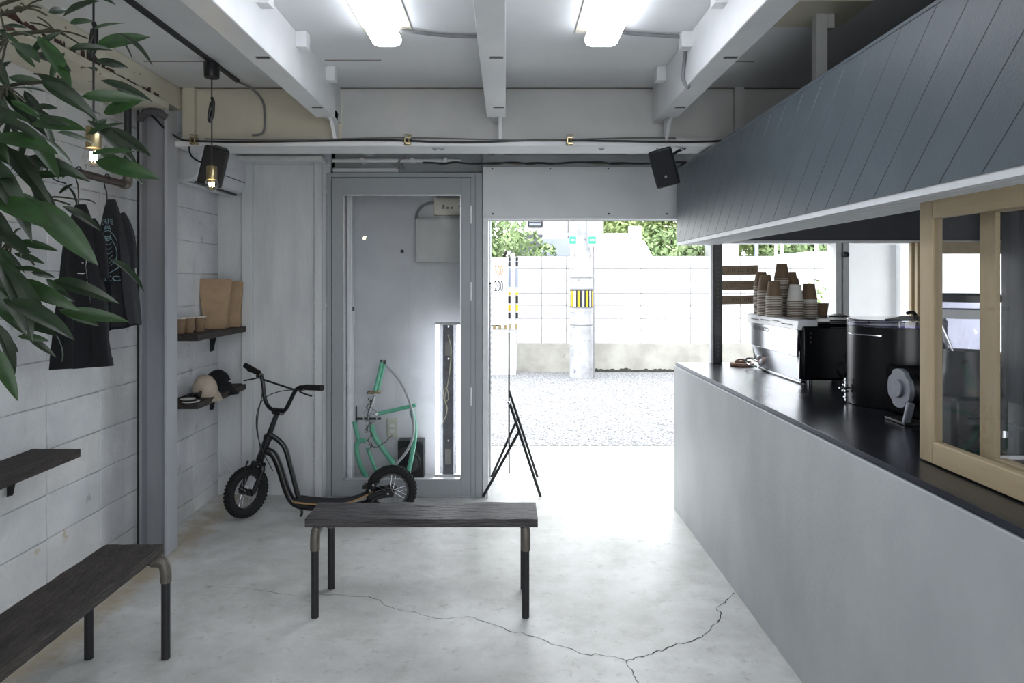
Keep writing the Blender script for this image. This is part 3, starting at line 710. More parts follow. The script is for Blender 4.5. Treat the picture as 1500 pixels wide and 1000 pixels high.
# ------------------------------------------------------------------ glazed door unit
du = struct(box(-1.195, -1.165, 4.555, 4.62, 0, 2.17).build('door_1', M_frame, bevel=.002))
box(-.205, -.158, 4.555, 4.62, 0, 2.17).build('jamb', M_frame, du, bevel=.004)
box(-1.165, -.205, 4.555, 4.62, 2.14, 2.17).build('head', M_frame, du, bevel=.002)
box(-1.165, -.205, 4.565, 4.62, 0, .012).build('threshold', M_satin, du)
def door_leaf():
    x0,x1,z0,z1,y = -1.16,-.235,.016,2.135,4.55
    o = box(x0, x0+.075, y, y+.036, z0, z1).build('leaf_stile', M_frame, du, bevel=.002)
    box(x1-.062, x1, y, y+.036, z0, z1).build('leaf_stile', M_frame, du, bevel=.002)
    box(x0+.075, x1-.062, y, y+.036, z1-.11, z1).build('leaf_rail', M_frame, du, bevel=.001)
    box(x0+.075, x1-.062, y, y+.036, z0, z0+.105).build('leaf_rail', M_frame, du, bevel=.001)
    m = MB(); a,b,c,d = x0+.075, x1-.062, z0+.105, z1-.11
    m.box(a,a+.008,y+.004,y+.03,c,d); m.box(b-.008,b,y+.004,y+.03,c,d); m.box(a,b,y+.004,y+.03,c,c+.008); m.box(a,b,y+.004,y+.03,d-.008,d)
    m.build('glazing_bead', M_alu, du)
    box(a+.004, b-.004, y+.014, y+.019, c+.004, d-.004).build('pane', M_glass, du)
door_leaf()
box(-.235, -.205, 4.556, 4.60, 0, 2.14).build('hinge_post', M_frame, du, bevel=.002)
for z in (1.83, .62, 1.32):
    MB().cyl((-.232, 4.546, z), .007, .12, 10).build('hinge', M_alu_w, du)
for z in (2.03, 1.27):
    box(-1.21, -1.195, 4.56, 4.60, z, z+.03).build('side_clip', M_plastic_w, du, bevel=.002)

# closet contents
cp = thing('wall_conduit', 'white vertical conduit at the left inside the glazed closet', 'pipe', (-1.1, 5.0, 0))
MB().cyl((-1.128,4.98,.02), .020, 2.3, 14).build('pipe', M_plastic_w, cp)
MB().cyl((-1.128,4.98,1.13), .027, .10, 14).build('coupling', M_plastic_w, cp)
MB().cyl((-1.128,4.98,1.23), .023, .03, 14).build('clamp', M_screw, cp)
box(-.70, -.20, 5.0, 5.12, 1.59, 1.90).build('x', M_plastic_w).name = 'x'
o = bpy.data.objects['x']; bpy.data.objects.remove(o)
eb = thing('electric_box', 'pale grey electrical box on the closet wall behind the glass', 'fuse box', (-.45, 5.1, 1.59))
box(-.665, -.17, 5.03, 5.118, 1.585, 1.91).build('case', mat('pale grey enamel', 'bfc2c0', 'b7bab8', rough=.45), eb, bevel=.004)
box(-.648, -.17, 5.022, 5.03, 1.605, 1.893).build('cover', MATS['pale grey enamel'], eb, bevel=.002)
br = thing('breaker_panel', 'cream breaker panel with black switches above the electrical box', 'breaker panel', (-.38, 5.08, 1.93))
box(-.53, -.17, 5.04, 5.115, 1.935, 2.06).build('case', M_cream, br, bevel=.004)
for x in (-.46, -.43, -.40, -.34, -.30): box(x-.008, x+.008, 5.032, 5.04, 1.98, 2.01 if x in (-.46,-.34) else 1.995).build('switch', M_black, br)
m = MB(); m.box(-.52,-.17,5.06,5.11,2.075,2.10); m.build('busbar_cover', M_screw, br)
t = MB().tube(smoothpts([(-.52,5.06,2.03),(-.60,5.06,2.02),(-.655,5.07,1.97),(-.665,5.075,1.91)]), .010, 8).build('grey_lead', M_cable_g, None, (-.6,5.08,1.95)); tag(t, 'grey lead curving from the breaker panel to the electrical box', 'cable')
ou = thing('wall_outlet', 'pale wall outlet behind the glass near the closet floor', 'outlet', (-.85, 5.11, .35))
a = P(567.5, 640, 5.1); b = P(582, 613, 5.1)
box(a.x, b.x, 5.085, 5.118, a.z, b.z).build('plate', mat('beige plastic', 'b9b8ac', 'b1b0a4', rough=.5), ou, bevel=.004)
for zz in (.35,.65): 
    zc = a.z+(b.z-a.z)*zz
    box((a.x+b.x)/2-.018, (a.x+b.x)/2+.018, 5.082, 5.086, zc-.012, zc+.012).build('socket', M_plastic_w, ou)
tag(MB().lathe([(.0001,-.006),(.010,-.005),(.014,0)], P(589,368,5.115), 12, 'y').build('wall_plug', M_black, None, P(589,368,5.115)), 'small black plug on the closet wall above the bicycle parts', 'plug')
# fluorescent batten standing in the closet
ba = thing('fluorescent_batten', 'upright twin-tube fluorescent batten lit behind the closet glass', 'lamp', (-.4, 4.95, .02))
a = P(648, 700, 4.93); b = P(664.5, 472, 4.93)
box(a.x, b.x, 4.935, 4.975, .03, b.z).build('spine', mat('grey batten metal', '66686e', '55575d', rough=.5, metal=.4, scale=20), ba, bevel=.006)
for px in (640.5, 672):
    p0 = P(px, 700, 4.93); p1 = P(px, 476, 4.93)
    c = MB().tube([(p0.x,4.945,.05),(p1.x,4.945,p1.z)], .0155, 16).build('tube', mat('closet tube', 'ffffff', emit='f4f8ff', estr=9.0), ba)
for z in (.03, b.z-.02):
    box(P(637,0,4.93).x, P(675.5,0,4.93).x, 4.93, 4.96, z, z+.02).build('lamp_holder', M_plastic_w, ba, bevel=.003)
for (y0, y1) in ((500,521),(658,680)):
    a2 = P(652, y1, 4.93); b2 = P(660, y0, 4.93); box(a2.x, b2.x, 4.928, 4.935, a2.z, b2.z).build('label_plate', mat('grey label', '9b9c96', '8d8e88', rough=.6), ba)
m = MB(); m.tube(smoothpts([P(656,490,4.925),P(662,510,4.925),P(657,560,4.925),P(650,585,4.925),P(657,600,4.925),P(646,625,4.925)]), .003, 6)
m.tube(smoothpts([P(650,570,4.922),P(655,568,4.922),P(658,585,4.922),P(650,590,4.922),P(650,570,4.922)]), .003, 6); m.build('wires', mat('cream wire', 'b8b79a', rough=.5), ba)
for py in (478, 525, 645): MB().lathe([(.0001,-.004),(.008,-.003),(.009,0)], P(656.5,py,4.934), 10, 'y').build('screw', M_chrome, ba)
# leftmost unlit tube at the glass edge
ut = thing('unlit_tube_lamp', 'white tube lamp standing unlit at the left edge of the closet glass', 'lamp', (-1.06, 4.62, .13))
MB().tube([(-1.075,4.66,.03),(-1.075,4.66,2.03)], .014, 12).build('tube', M_plastic_w, ut)
box(-1.095,-1.055,4.675,4.69,.03,2.05).build('batten', M_alu_w, ut)

# bicycle parts hanging in the closet
bk = thing('bicycle_part_sculpture', 'mint green bicycle frame parts with a chainring behind the closet glass', 'bicycle frame', (-.95, 4.88, .02))
D = 4.88
def bt(name, pts, r, M, dd=0.0, n=10): return MB().tube(smoothpts([P(x,y,D+dd) for x, y in pts]), r*D/F, n).build(name, M, bk)
bt('fork_blade', [(559,530),(554,552),(549,572)], 2.6, M_mint); bt('fork_blade', [(564,530),(558,552),(554,573)], 2.6, M_mint, .02)
for px in (558.5, 563.5): bt('dropout', [(px,527),(px,533)], 2.0, M_screw, .01)
bt('gold_clamp', [(539,574.5),(556,574)], 2.6, M_brass)
m = MB()
for i in range(7): m.lathe([(.0001,-.008),(.012,-.006),(.014,0),(.012,.006),(.0001,.008)], P(540+i*2.8, 575+random.uniform(-2,2), D-.01), 8)
m.build('gold_links', M_brass, bk)
bt('crank_arm', [(549,580),(545,592),(540,607)], 2.4, M_chrome, -.03); bt('crank_arm', [(547,582),(543,594),(536,634)], 1.6, M_chrome, -.02)
m = MB(); c = P(542.5,609,D-.02); r = 11*D/F
m.lathe([(r-.007,-.003),(r,-.003),(r,.003),(r-.007,.003),(r-.007,-.003)], c, 40, 'y')
for i in range(30):
    a = 2*PI*i/30; m.box(c.x+(r+.002)*math.cos(a)-.002, c.x+(r+.002)*math.cos(a)+.002, c.y-.002, c.y+.002, c.z+(r+.002)*math.sin(a)-.002, c.z+(r+.002)*math.sin(a)+.002)
m.build('chainring', M_chrome, bk)
m = MB(); c = P(546,612,D-.04); m.T = Matrix.Translation(c) @ Matrix.Rotation(.9,4,'Y') ; m.lathe([(.026,-.003),(.034,-.003),(.034,.003),(.026,.003),(.026,-.003)], (0,0,0), 30, 'y'); m.build('inner_chainring', M_chrome, bk)
bt('pedal_axle', [(521,613),(558,613)], 1.8, M_black); bt('spare_tube', [(522,575+20),(522,625)], 1.2, M_black, .03)
bt('top_tube', [(553,606),(580,600),(609,593)], 3.0, M_mint, .02)
bt('seat_stay', [(545,622),(547,638),(561,657),(579,682),(590,699)], 4.0, M_mint)
bt('chain_stay', [(519,617),(522,632),(526,645)], 3.2, M_mint, .01)
bt('down_tube', [(536,644),(523,646),(522,661),(528,683),(538,701)], 3.6, M_mint); bt('rear_stay', [(538,655),(544,672),(554,697)], 2.6, M_mint, .04)
bt('curved_stay', [(603,600),(609,626),(606,655),(597,697)], 3.6, M_mint, .03)
bt('pale_mudguard', [(565,534),(585.5,555),(599,583),(606,611),(606,638),(597,661),(578,682)], 2.0, mat('pale grey plastic', 'aeb2b5', rough=.5), -.02)
m = MB()
for i in range(34):
    q = P(540+3*math.sin(i*.9)+(i>20)*2, 584+i*2.3, D-.03)
    m.T = Matrix.Translation(q) @ Matrix.Rotation(random.uniform(0,3),4,'Y'); m.box(-.008,.008,-.003,.003,-.003,.003)
for i in range(16):
    q = P(541+i*2.2, 651+4*math.sin(i*.4)-(i>11)*(i-11)*3, D-.02); m.T = Matrix.Translation(q) @ Matrix.Rotation(random.uniform(0,3),4,'Y'); m.box(-.006,.006,-.003,.003,-.003,.003)
m.build('chain', mat('dirty chain', '6a6a58', '3b3a34', rough=.4, metal=.8, scale=90), bk)['kind'] = 'stuff'
sp = thing('floor_speaker', 'black square speaker box on the closet floor behind the mint parts', 'speaker', (-.7, 5.0, 0))
a = P(583,700,5.0); b = P(621,645,5.0)
box(a.x, b.x, 4.99, 5.10, .002, b.z).build('cabinet', M_black, sp, bevel=.006)
cc = ((a.x+b.x)/2, 4.99, .12)
MB().lathe([(.055,0),(.07,-.004),(.075,0)], cc, 28, 'y').build('cone_ring', M_rubber, sp)
MB().lathe([(.0001,.0),(.02,-.006),(.05,-.001),(.055,0)], cc, 28, 'y').build('cone', M_black, sp)

# ------------------------------------------------------------------ ledge wires / pipes above door
cb = thing('service_conduit', 'white conduit running above the glazed door head', 'pipe', (-.9, 4.5, 2.23))
MB().tube([(-1.15,4.52,2.245),(-.30,4.52,2.245)], .012, 10).build('pipe', M_joist, cb)
for x in (-.95, -.62, -.40): box(x-.012,x+.012,4.505,4.60,2.232,2.26).build('bracket', M_joist, cb)
t = thing('air_duct_pipe', 'short pale pipe lying on the glazed door head', 'pipe', (-.9, 4.58, 2.18))
MB().tube([(-1.16,4.59,2.192),(-.75,4.59,2.192)], .018, 12).build('pipe', M_plastic_w, t); MB().tube([(-.75,4.59,2.192),(-.72,4.59,2.192)], .022, 12).build('end_socket', M_plastic_w, t)
for k in range(3):
    m = MB(); m.tube(smoothpts([(-.72+k*.02,4.53,2.19),(-.70,4.50+k*.02,2.26),(-.60,4.48,2.30+.012*k),(-.35,4.45,2.325-.01*k),(-.13,4.40,2.345)]), .007, 7)
    tag(m.build('grey_cable', M_cable_g, None, (-.5,4.5,2.3)), ['lowest','middle','topmost'][k]+' grey cable sweeping above the glazed door towards the centre joist', 'cable', 'grey cables above the glazed door')
m = MB(); random.seed(3)
pts = [(-.55+i*.07, 4.52+random.uniform(-.02,.02), 2.225+random.uniform(-.004,.012)) for i in range(26)]
tag(MB().tube(smoothpts(pts), .006, 7).build('black_cable', M_black, None, pts[0]), 'black cable lying along the top of the header panel', 'cable')
pts = [(-.2+i*.07, 4.55, 2.226+.012*abs(math.sin(i*.8))) for i in range(18)]
tag(MB().tube(smoothpts(pts), .005, 7).build('brown_cable', mat('brown cable', '5a554c', rough=.6), None, pts[0]), 'greyish brown cable looping along the top of the header panel', 'cable')

# cable along the lintel, with brass clamps
pts = [P(205,160,3.60), P(225,170,3.62), P(240,188,3.64), P(262,203,3.665)]
xs = [270+i*28 for i in range(29)]
pts += [P(x, 206.0+1.6*math.sin(x*.021)+(.8 if (x//90) % 2 else 0), 3.672) for x in xs]
pts += [P(1080,203,3.672), P(1100,196,3.672)]
tag(MB().tube(smoothpts(pts), .0055, 7).build('lintel_cable', M_black, None, pts[0]), 'long black cable clipped along the white lintel flange', 'cable')
pts = [P(x, 203.5+1.8*math.sin(x*.017+1), 3.669) for x in range(300, 1000, 30)]
tag(MB().tube(smoothpts(pts), .004, 6).build('thin_cable', mat('soft grey cable', '5b5a58', rough=.6), None, pts[0]), 'thin dark grey cable beside the black one on the lintel flange', 'cable')
for k, px in enumerate((283, 597, 835)):
    c = P(px, 205, 3.655)
    t = thing('beam_clamp', ['leftmost','middle','rightmost'][k]+' of the three brass beam clamps on the white lintel flange', 'clamp', c, 'brass beam clamps on the lintel')
    m = MB(); m.box(c.x-.018,c.x+.018,c.y-.005,c.y+.03,c.z-.024,c.z-.012); m.box(c.x-.018,c.x+.018,c.y-.005,c.y+.03,c.z+.008,c.z+.016); m.box(c.x-.018,c.x-.010,c.y-.005,c.y+.02,c.z-.024,c.z+.016); m.build('jaw', M_brass, t, bevel=.002)
    MB().tube([(c.x+.006,c.y+.004,c.z-.026),(c.x+.006,c.y+.004,c.z+.032)], .004, 8).build('screw', M_brass, t)
    MB().tube([(c.x-.016,c.y+.004,c.z+.03),(c.x+.022,c.y+.004,c.z+.026)], .0035, 8).build('tee_handle', M_brass, t)
for k, px in enumerate((637, 647, 881, 965, 1001)):
    c = P(px, 216, 3.68)
    m = MB(); m.tube([(c.x-.014,c.y,c.z-.004),(c.x,c.y,c.z-.014),(c.x+.014,c.y,c.z-.004)], .004, 6)
    m.tube([(c.x,c.y,c.z-.014),(c.x,c.y,c.z)], .003, 6)
    tag(m.build('cable_clip', M_satin, None, c), 'small steel cable clip under the lintel, '+['first left of the centre joist','nearest the centre joist','third from the left, right of the centre joist','fourth from the left','closest to the right speaker'][k], 'clip', 'small clips under the lintel flange')

# grey conduit from ceiling rail down cream web
pts = [(-1.41,3.62,2.50),(-1.37,3.70,2.49),(-1.335,3.765,2.44),(-1.33,3.765,2.36),(-1.33,3.765,2.28),(-1.35,3.765,2.255),(-1.40,3.765,2.252)]
tag(MB().tube(smoothpts(pts), .006, 8).build('grey_drop_cable', M_cable_g, None, pts[0]), 'grey cable curving down the cream lintel web by the pendant rail', 'cable')

# ------------------------------------------------------------------ ceiling fixtures
def tubelight(x0, x1, y0, y1, plate, lbl):
    t = thing('ceiling_tube_light', lbl, 'ceiling light', ((x0+x1)/2, (y0+y1)/2, ZC), 'fluorescent ceiling lights')
    box(x0+.02, x1-.02, y0, y1, 2.465, ZC-.006).build('housing', M_joist, t, bevel=.004)
    m = MB(); pr = [(x0,2.462),(x0+.006,2.445),(x0+.03,2.433),(x1-.03,2.433),(x1-.006,2.445),(x1,2.462)]
    m.prism(pr, y0+.01, y1-.01, 'y'); m.build('lit_diffuser', M_tube, t)
    box(plate[0], plate[1], y0-.05, y1+.03, ZC-.006, ZC).build('backing_plate', M_cream, t)
    box(x0+.01, x1-.01, y1-.010, y1, 2.436, 2.465).build('end_cap', M_cup_in, t, bevel=.003)
    return t
tubelight(-.563, -.437, 1.65, 2.88, (-.60,-.395), 'lit fluorescent ceiling light between the left and centre joists')
tubelight(.330, .472, 1.65, 2.88, (.295,.50), 'lit fluorescent ceiling light between the centre and right joists')
tubelight(-.563, -.437, -1.4, -.17, (-.60,-.395), 'lit fluorescent ceiling light added unseen behind the camera, left bay')  # this and the next are added out of view to fill the interior
tubelight(.330, .472, -1.4, -.17, (.295,.50), 'lit fluorescent ceiling light added unseen behind the camera, right bay')
pts = [(-.437,2.84,2.49),(-.38,2.88,2.498),(-.25,2.93,2.50),(-.10,2.94,2.50)]
tag(MB().tube(smoothpts(pts), .008, 8).build('feed_cable', M_cable_g, None, pts[0]), 'grey feed cable from the left ceiling light to the centre joist', 'cable')
pts = [(.47,2.84,2.485),(.52,2.90,2.50),(.70,2.93,2.50),(.765,2.93,2.495),(.782,2.96,2.46),(.782,3.02,2.36),(.782,2.99,2.312),(.80,2.98,2.292)]
tag(MB().tube(smoothpts(pts), .008, 8).build('feed_cable', M_cable_g, None, pts[0]), 'grey feed cable looping from the right ceiling light down the right joist', 'cable')

# pendant track and pendants
tag(box(-1.424,-1.404,.2,3.60,ZC-.016,ZC).build('lighting_track', M_black, None, (-1.41,2,ZC)), 'thin black lighting track on the ceiling over the left side', 'track')
def pendant(y, zb, zs0, zs1, rb, lbl):
    x = -1.413 if y > 3 else (137-VX)*2.33/F
    t = thing('pendant_lamp', lbl, 'pendant lamp', (x, y, ZC), 'bare bulb pendants')
    MB().lathe([(.0001,ZC-.016),(.036,ZC-.016),(.037,ZC-.02),(.035,ZC-.082),(.033,ZC-.086),(.0001,ZC-.086)], (x,y,0), 24).build('canopy', M_black, t)
    m = MB(); zk = ZC-.086; m.tube([(x,y,zk),(x,y,zs1)], .0035, 8); m.build('cord', M_black, t)
    zm = ZC-.25
    m = MB(); m.tube(smoothpts([(x,y,zm+.07),(x+.012,y,zm+.04),(x-.012,y,zm),(x-.014,y,zm-.05),(x+.006,y,zm-.02),(x+.008,y,zm+.04)]), .008, 8)
    m.tube(smoothpts([(x-.006,y+.004,zm+.05),(x-.016,y,zm-.03),(x-.004,y,zm-.06),(x+.004,y,zm+.02)]), .006, 8); m.build('cord_knot', M_black, t)
    MB().lathe([(.0001,zs1),(.022,zs1),(.024,zs1-.003),(.024,zs0),(.0001,zs0)], (x,y,0), 28).build('socket', M_brass, t)
    pr = [(.013,zs0),(.014,zs0-.012)]
    zc = zb
    for i in range(1, 13):
        a = PI*.16+(PI*.84)*i/12; pr.append((max(rb*math.sin(a), .0001), zc+rb*math.cos(a)))
    MB().lathe(pr, (x,y,0), 24).build('bulb', M_bulb, t)
    m = MB(); m.tube([(x-.009,y,zs0-.012),(x-.009,y,zc-.008),(x-.003,y,zc+.006),(x+.003,y,zc-.008),(x+.009,y,zc+.004),(x+.009,y,zs0-.012)], .0045, 6); m.build('filament', M_fil, t)
    return t
pendant(3.28, 1.912, 1.935, 2.0, .031, 'brass bare bulb pendant hanging in front of the left speaker')
pendant(2.33, 1.870, 1.902, 1.975, .033, 'brass bare bulb pendant nearest the plant, over the clothes rail')

# ------------------------------------------------------------------ air conditioner and speakers
ac = thing('air_conditioner', 'white wall air conditioner high in the alcove behind the left speaker', 'air conditioner', (-1.95, 4.2, 2.02))
pr = [(-1.949,2.05),(-1.90,2.022),(-1.83,2.015),(-1.775,2.035),(-1.752,2.075),(-1.745,2.14),(-1.750,2.27),(-1.78,2.30),(-1.949,2.30)]
m = MB(); m.prism(pr, 3.90, 4.60, 'y'); m.build('casing', M_plastic_w, ac, bevel=.012, seg=3)
box(-1.800,-1.792,3.95,4.55,2.016,2.026).build('louvre_slot', M_black, ac)
m = MB(); m.T = Matrix.Translation((-1.84,0,2.012)) @ Matrix.Rotation(.1,4,'Y'); m.box(-.03,.03,3.94,4.56,-.003,.004); m.build('louvre', M_plastic_w, ac, bevel=.001)
box(-1.744,-1.7425,3.95,4.56,2.10,2.104).build('front_seam', M_screw, ac)
tag(MB().tube(smoothpts([(-1.72,4.60,2.25),(-1.735,4.60,2.15),(-1.725,4.61,2.05)]), .008, 8).build('black_hose', M_black, None, (-1.72,4.6,2.2)), 'short black hose hanging right of the air conditioner', 'hose')
def speaker(c, yaw, roll, pitch, lbl, arm_to):
    t = thing('wall_speaker', lbl, 'speaker', c, 'black speakers under the lintel')
    T = Matrix.Translation(c) @ Matrix.Rotation(yaw,4,'Z') @ Matrix.Rotation(roll,4,'Y') @ Matrix.Rotation(pitch,4,'X')
    m = MB(); m.T = T; m.prism([(-.06,-.065),(.06,-.065),(.062,-.04),(.035,.075),(-.035,.075),(-.062,-.04)], -.10, .10, 'z'); m.build('cabinet', M_black, t, bevel=.012, seg=3)
    m = MB(); m.T = T; m.prism([(-.052,-.088),(.052,-.088),(.052,.088),(-.052,.088)], -.070, -.064, 'y'); m.build('grille', mat('speaker grille', '1c1e24', '14161b', rough=.7, scale=400, bump=.5, bscale=600), t, bevel=.004)
    m = MB(); m.T = T; m.box(-.006,.006,-.0725,-.0700,-.052,-.040); m.build('badge', M_chrome, t)
    m = MB(); e = T @ Vector((0,.07,.02)); m.tube(smoothpts([e, (e+Vector(arm_to))/2+Vector((0,.01,.02)), Vector(arm_to)]), .008, 8); m.build('mount_arm', M_black, t)
    return T
speaker(P(315,243,3.58), .28, math.radians(14), math.radians(14), 'black speaker tilted under the lintel at the left, behind the pendant', (-1.60, 3.72, 2.175))
speaker(P(974,245,3.62), -.38, math.radians(-13), math.radians(12), 'black speaker tilted under the lintel beside the grey hood', (.98, 3.74, 2.175))
pts = [P(282,214,3.66),P(285,228,3.6),P(294,236,3.6)]
tag(MB().tube(smoothpts([P(277,212,3.69),P(278,228,3.68),P(292,237,3.66),P(300,238,3.64)]), .005, 8).build('speaker_lead', M_black, None, P(277,212,3.69)), 'black lead looping below the lintel to the left speaker', 'cable')

# ------------------------------------------------------------------ clothes rail, hangers, shirts
RX, RZ = -1.80, 1.905
rl = thing('clothes_rail', 'brown iron pipe clothes rail hung beneath the peeling beam', 'clothes rail', (RX, 3.25, 2.35))
MB().tube([(RX,1.5,RZ),(RX,3.22,RZ)], .0165, 14).build('rail', M_pipe_b, rl)
MB().tube([(RX,3.25,RZ+.04),(RX,3.25,2.345)], .0165, 14).build('drop_pipe', M_pipe, rl)
MB().tube(smoothpts([(RX,3.20,RZ),(RX,3.24,RZ),(RX,3.25,RZ+.012),(RX,3.25,RZ+.055)],2), .0215, 14).build('elbow', M_fit, rl)
MB().lathe([(.0001,2.352),(.042,2.352),(.042,2.344),(.022,2.340),(.022,2.328),(.0001,2.328)], (RX,3.25,0), 20).build('flange', M_fit, rl)
MB().tube([(RX,1.52,RZ+.02),(RX,1.52,2.345)], .0165, 14).build('drop_pipe', M_pipe, rl)
def shirt(hook_y, rows, th, lbl, M, depth0, Mp, art):
    # rows: (py, centre px, half width px)
    hx = RX
    t = thing('hanging_t_shirt', lbl, 't-shirt', (hx, hook_y, RZ), 't-shirts on the clothes rail')
    cs, sn = math.cos(th), math.sin(th)
    ppm = F*(cs*hook_y-hx*sn)/hook_y**2
    prof = []
    for py, cpx, hw in rows:
        z = H+(VY-py)*hook_y/F; off = (cpx-(VX+hx*F/hook_y))/ppm; prof.append((z, off, hw/ppm))
    def at(z):
        for a, b in zip(prof, prof[1:]):
            if b[0] <= z <= a[0]:
                k = (a[0]-z)/(a[0]-b[0]); return a[1]+(b[1]-a[1])*k, a[2]+(b[2]-a[2])*k
        return prof[-1][1:] if z < prof[-1][0] else prof[0][1:]
    ztop, zbot = prof[0][0], prof[-1][0]
    def thick(z, u):
        q = min(1, (ztop-z)/.25)
        return (.012+.030*q)*math.sqrt(max(0, 1-u*u))
    def fold(z, u):
        q = max(0, min(1, (ztop-z-.05)/.4)); return q*(.016*math.sin(u*7+z*3)+.010*math.sin(u*13+1.3-z*5))
    def S(u, z, side, off=0.0):
        o, w = at(z); s = o+w*u; n = side*thick(z, u)+fold(z, u)+side*off
        return Vector((hx+cs*s-sn*n, hook_y+sn*s+cs*n, z))
    m = MB(); nz_, nu = 40, 24; vs_ = []; fs = []
    for i in range(nz_+1):
        z = ztop+(zbot-ztop)*i/nz_
        for j in range(nu): 
            a = 2*PI*j/nu; u = math.cos(a); sd = 1 if math.sin(a) >= 0 else -1
            zz = z+ (.018*math.sin(u*4) if i == nz_ else 0)
            vs_.append(S(u, z, sd)+Vector((0,0,(.02*u if i > nz_-3 else 0))))
    for i in range(nz_):
        for j in range(nu): fs.append((i*nu+j, i*nu+(j+1) % nu, (i+1)*nu+(j+1) % nu, (i+1)*nu+j))
    fs.append(tuple(range(nu))); m.add(vs_, fs); m.build('body', M, t)
    # sleeves
    for sd in (-1, 1):
        o, w = at(ztop-.10); zs = ztop-.07
        p0 = S(sd*.55, zs, 1)*.5+S(sd*.55, zs, -1)*.5
        dirv = Vector((cs*sd, sn*sd, 0))
        nv = Vector((-sn, cs, 0)); p0 = p0+nv*.02
        sp_ = smoothpts([p0, p0+dirv*.035+Vector((0,0,-.06)), p0+dirv*.06+Vector((0,0,-.15)), p0+dirv*.065+Vector((0,0,-.24))])
        m = MB(); k_ = Matrix.Identity(4)
        for a_ in range(3):
            for b_ in range(3): k_[a_][b_] = (1 if a_ == b_ else 0)-.6*nv[a_]*nv[b_]
        m.T = Matrix.Translation(p0) @ k_ @ Matrix.Translation(-p0)
        m.tube(sp_, [.022+.030*min(1, (i_+1)/8) for i_ in range(len(sp_))], 14)
        m.build('sleeve', M, t)
    # wire hanger hook
    hk = []
    for i in range(13):
        a = -.5+i*(PI*1.15)/12
        hk.append((hx+cs*.022*math.cos(a), hook_y+sn*.022*math.cos(a), RZ+.003+.022*math.sin(a)))
    hk += [(hx-cs*.012, hook_y, RZ-.03), (hx, hook_y, RZ-.055), (hx, hook_y, ztop-.03)]
    MB().tube(smoothpts(hk,1), .0028, 7).build('hanger_hook', M_chrome if False else M_pipe, t)
    # print laid on the front
    pm = MB()
    def lineon(pts, w):
        vs2 = []; f2 = []
        for i, (u, z) in enumerate(pts):
            a = pts[max(i-1,0)]; b = pts[min(i+1,len(pts)-1)]
            du, dz = b[0]-a[0], b[1]-a[1]; wd = at(z)[1]; l = math.hypot(du*wd, dz) or 1
            nu_, nz2 = -dz/l*w/wd, du*wd/l*w
            vs2 += [S(u+nu_, z+nz2, -1, .003), S(u-nu_, z-nz2, -1, .003)]
        for i in range(len(pts)-1): f2.append((2*i,2*i+1,2*i+3,2*i+2))
        pm.add(vs2, f2)
    def texton(body, size, u0, z0, arc=0):
        v, f = text_mesh(body, size, 0)
        wd = at(z0)[1]
        pm.add([S(u0+q.x/wd, z0+q.y-arc*q.x*q.x, -1, .003) for q in v], f)
    art(lineon, texton, ztop)
    pm.build('print', Mp, t, smooth=False)
    return t
def art1(lineon, texton, zt):
    texton('VA', .035, .35, zt-.12, 2)
    for (u0, z0, r) in ((.45, zt-.22, .07), (.55, zt-.29, .045), (.6, zt-.34, .035), (.55, zt-.38, .03)):
        lineon([(u0+r/.17*math.cos(a*.3), z0+r*math.sin(a*.3)) for a in range(-6, 7)], .0018)
    texton('O', .035, .62, zt-.47)
def art2(lineon, texton, zt):
    texton('CAFE', .036, .0, zt-.10, 3)
    for (r, w) in ((.085,.0016),(.06,.0014)):
        lineon([(.12+r/.14*math.cos(a*2*PI/28), zt-.235+r*1.1*math.sin(a*2*PI/28)) for a in range(29)], w)
    for k in range(6):
        lineon([(-.15+.54*i/8, zt-.18-.02*k+.006*math.sin(i)) for i in range(9)], .0016)
    for k in range(3): lineon([(.12+.03/.14*math.cos(a*2*PI/12), zt-.15-.001*k+(.02+.008*k)*math.sin(a*2*PI/12)) for a in range(13)], .0014)
    texton("T S.CO", .034, .10, zt-.355)
shirt(2.875, [(300,118,7),(316,118,13),(345,117,20),(395,119,26),(445,122,31),(500,121,36),(538,119,41)], math.radians(-30),
      'navy black t-shirt nearest the plant on the pipe rail', M_cloth_n, 2.88, M_print_w, art1)
shirt(3.08, [(293,163,5),(305,163,9),(330,165,15),(375,170,20),(425,173,21),(478,177,22)], math.radians(-30),
      'charcoal t-shirt with a pale blue print on the pipe rail', M_cloth_g, 3.08, M_print, art2)
tag(MB().tube(smoothpts([(RX+.02*math.cos(a*.35), 2.70, RZ+.002+.022*math.sin(a*.35)) for a in range(-1,9)]+[(RX-.01,2.70,RZ-.035),(RX+.02,2.70,RZ-.06),(RX+.06,2.70,RZ-.07)],1), .0028, 7).build('empty_wire_hook', M_pipe, None, (RX,2.7,RZ)), 'empty wire hook on the pipe rail half hidden by leaves', 'hook')

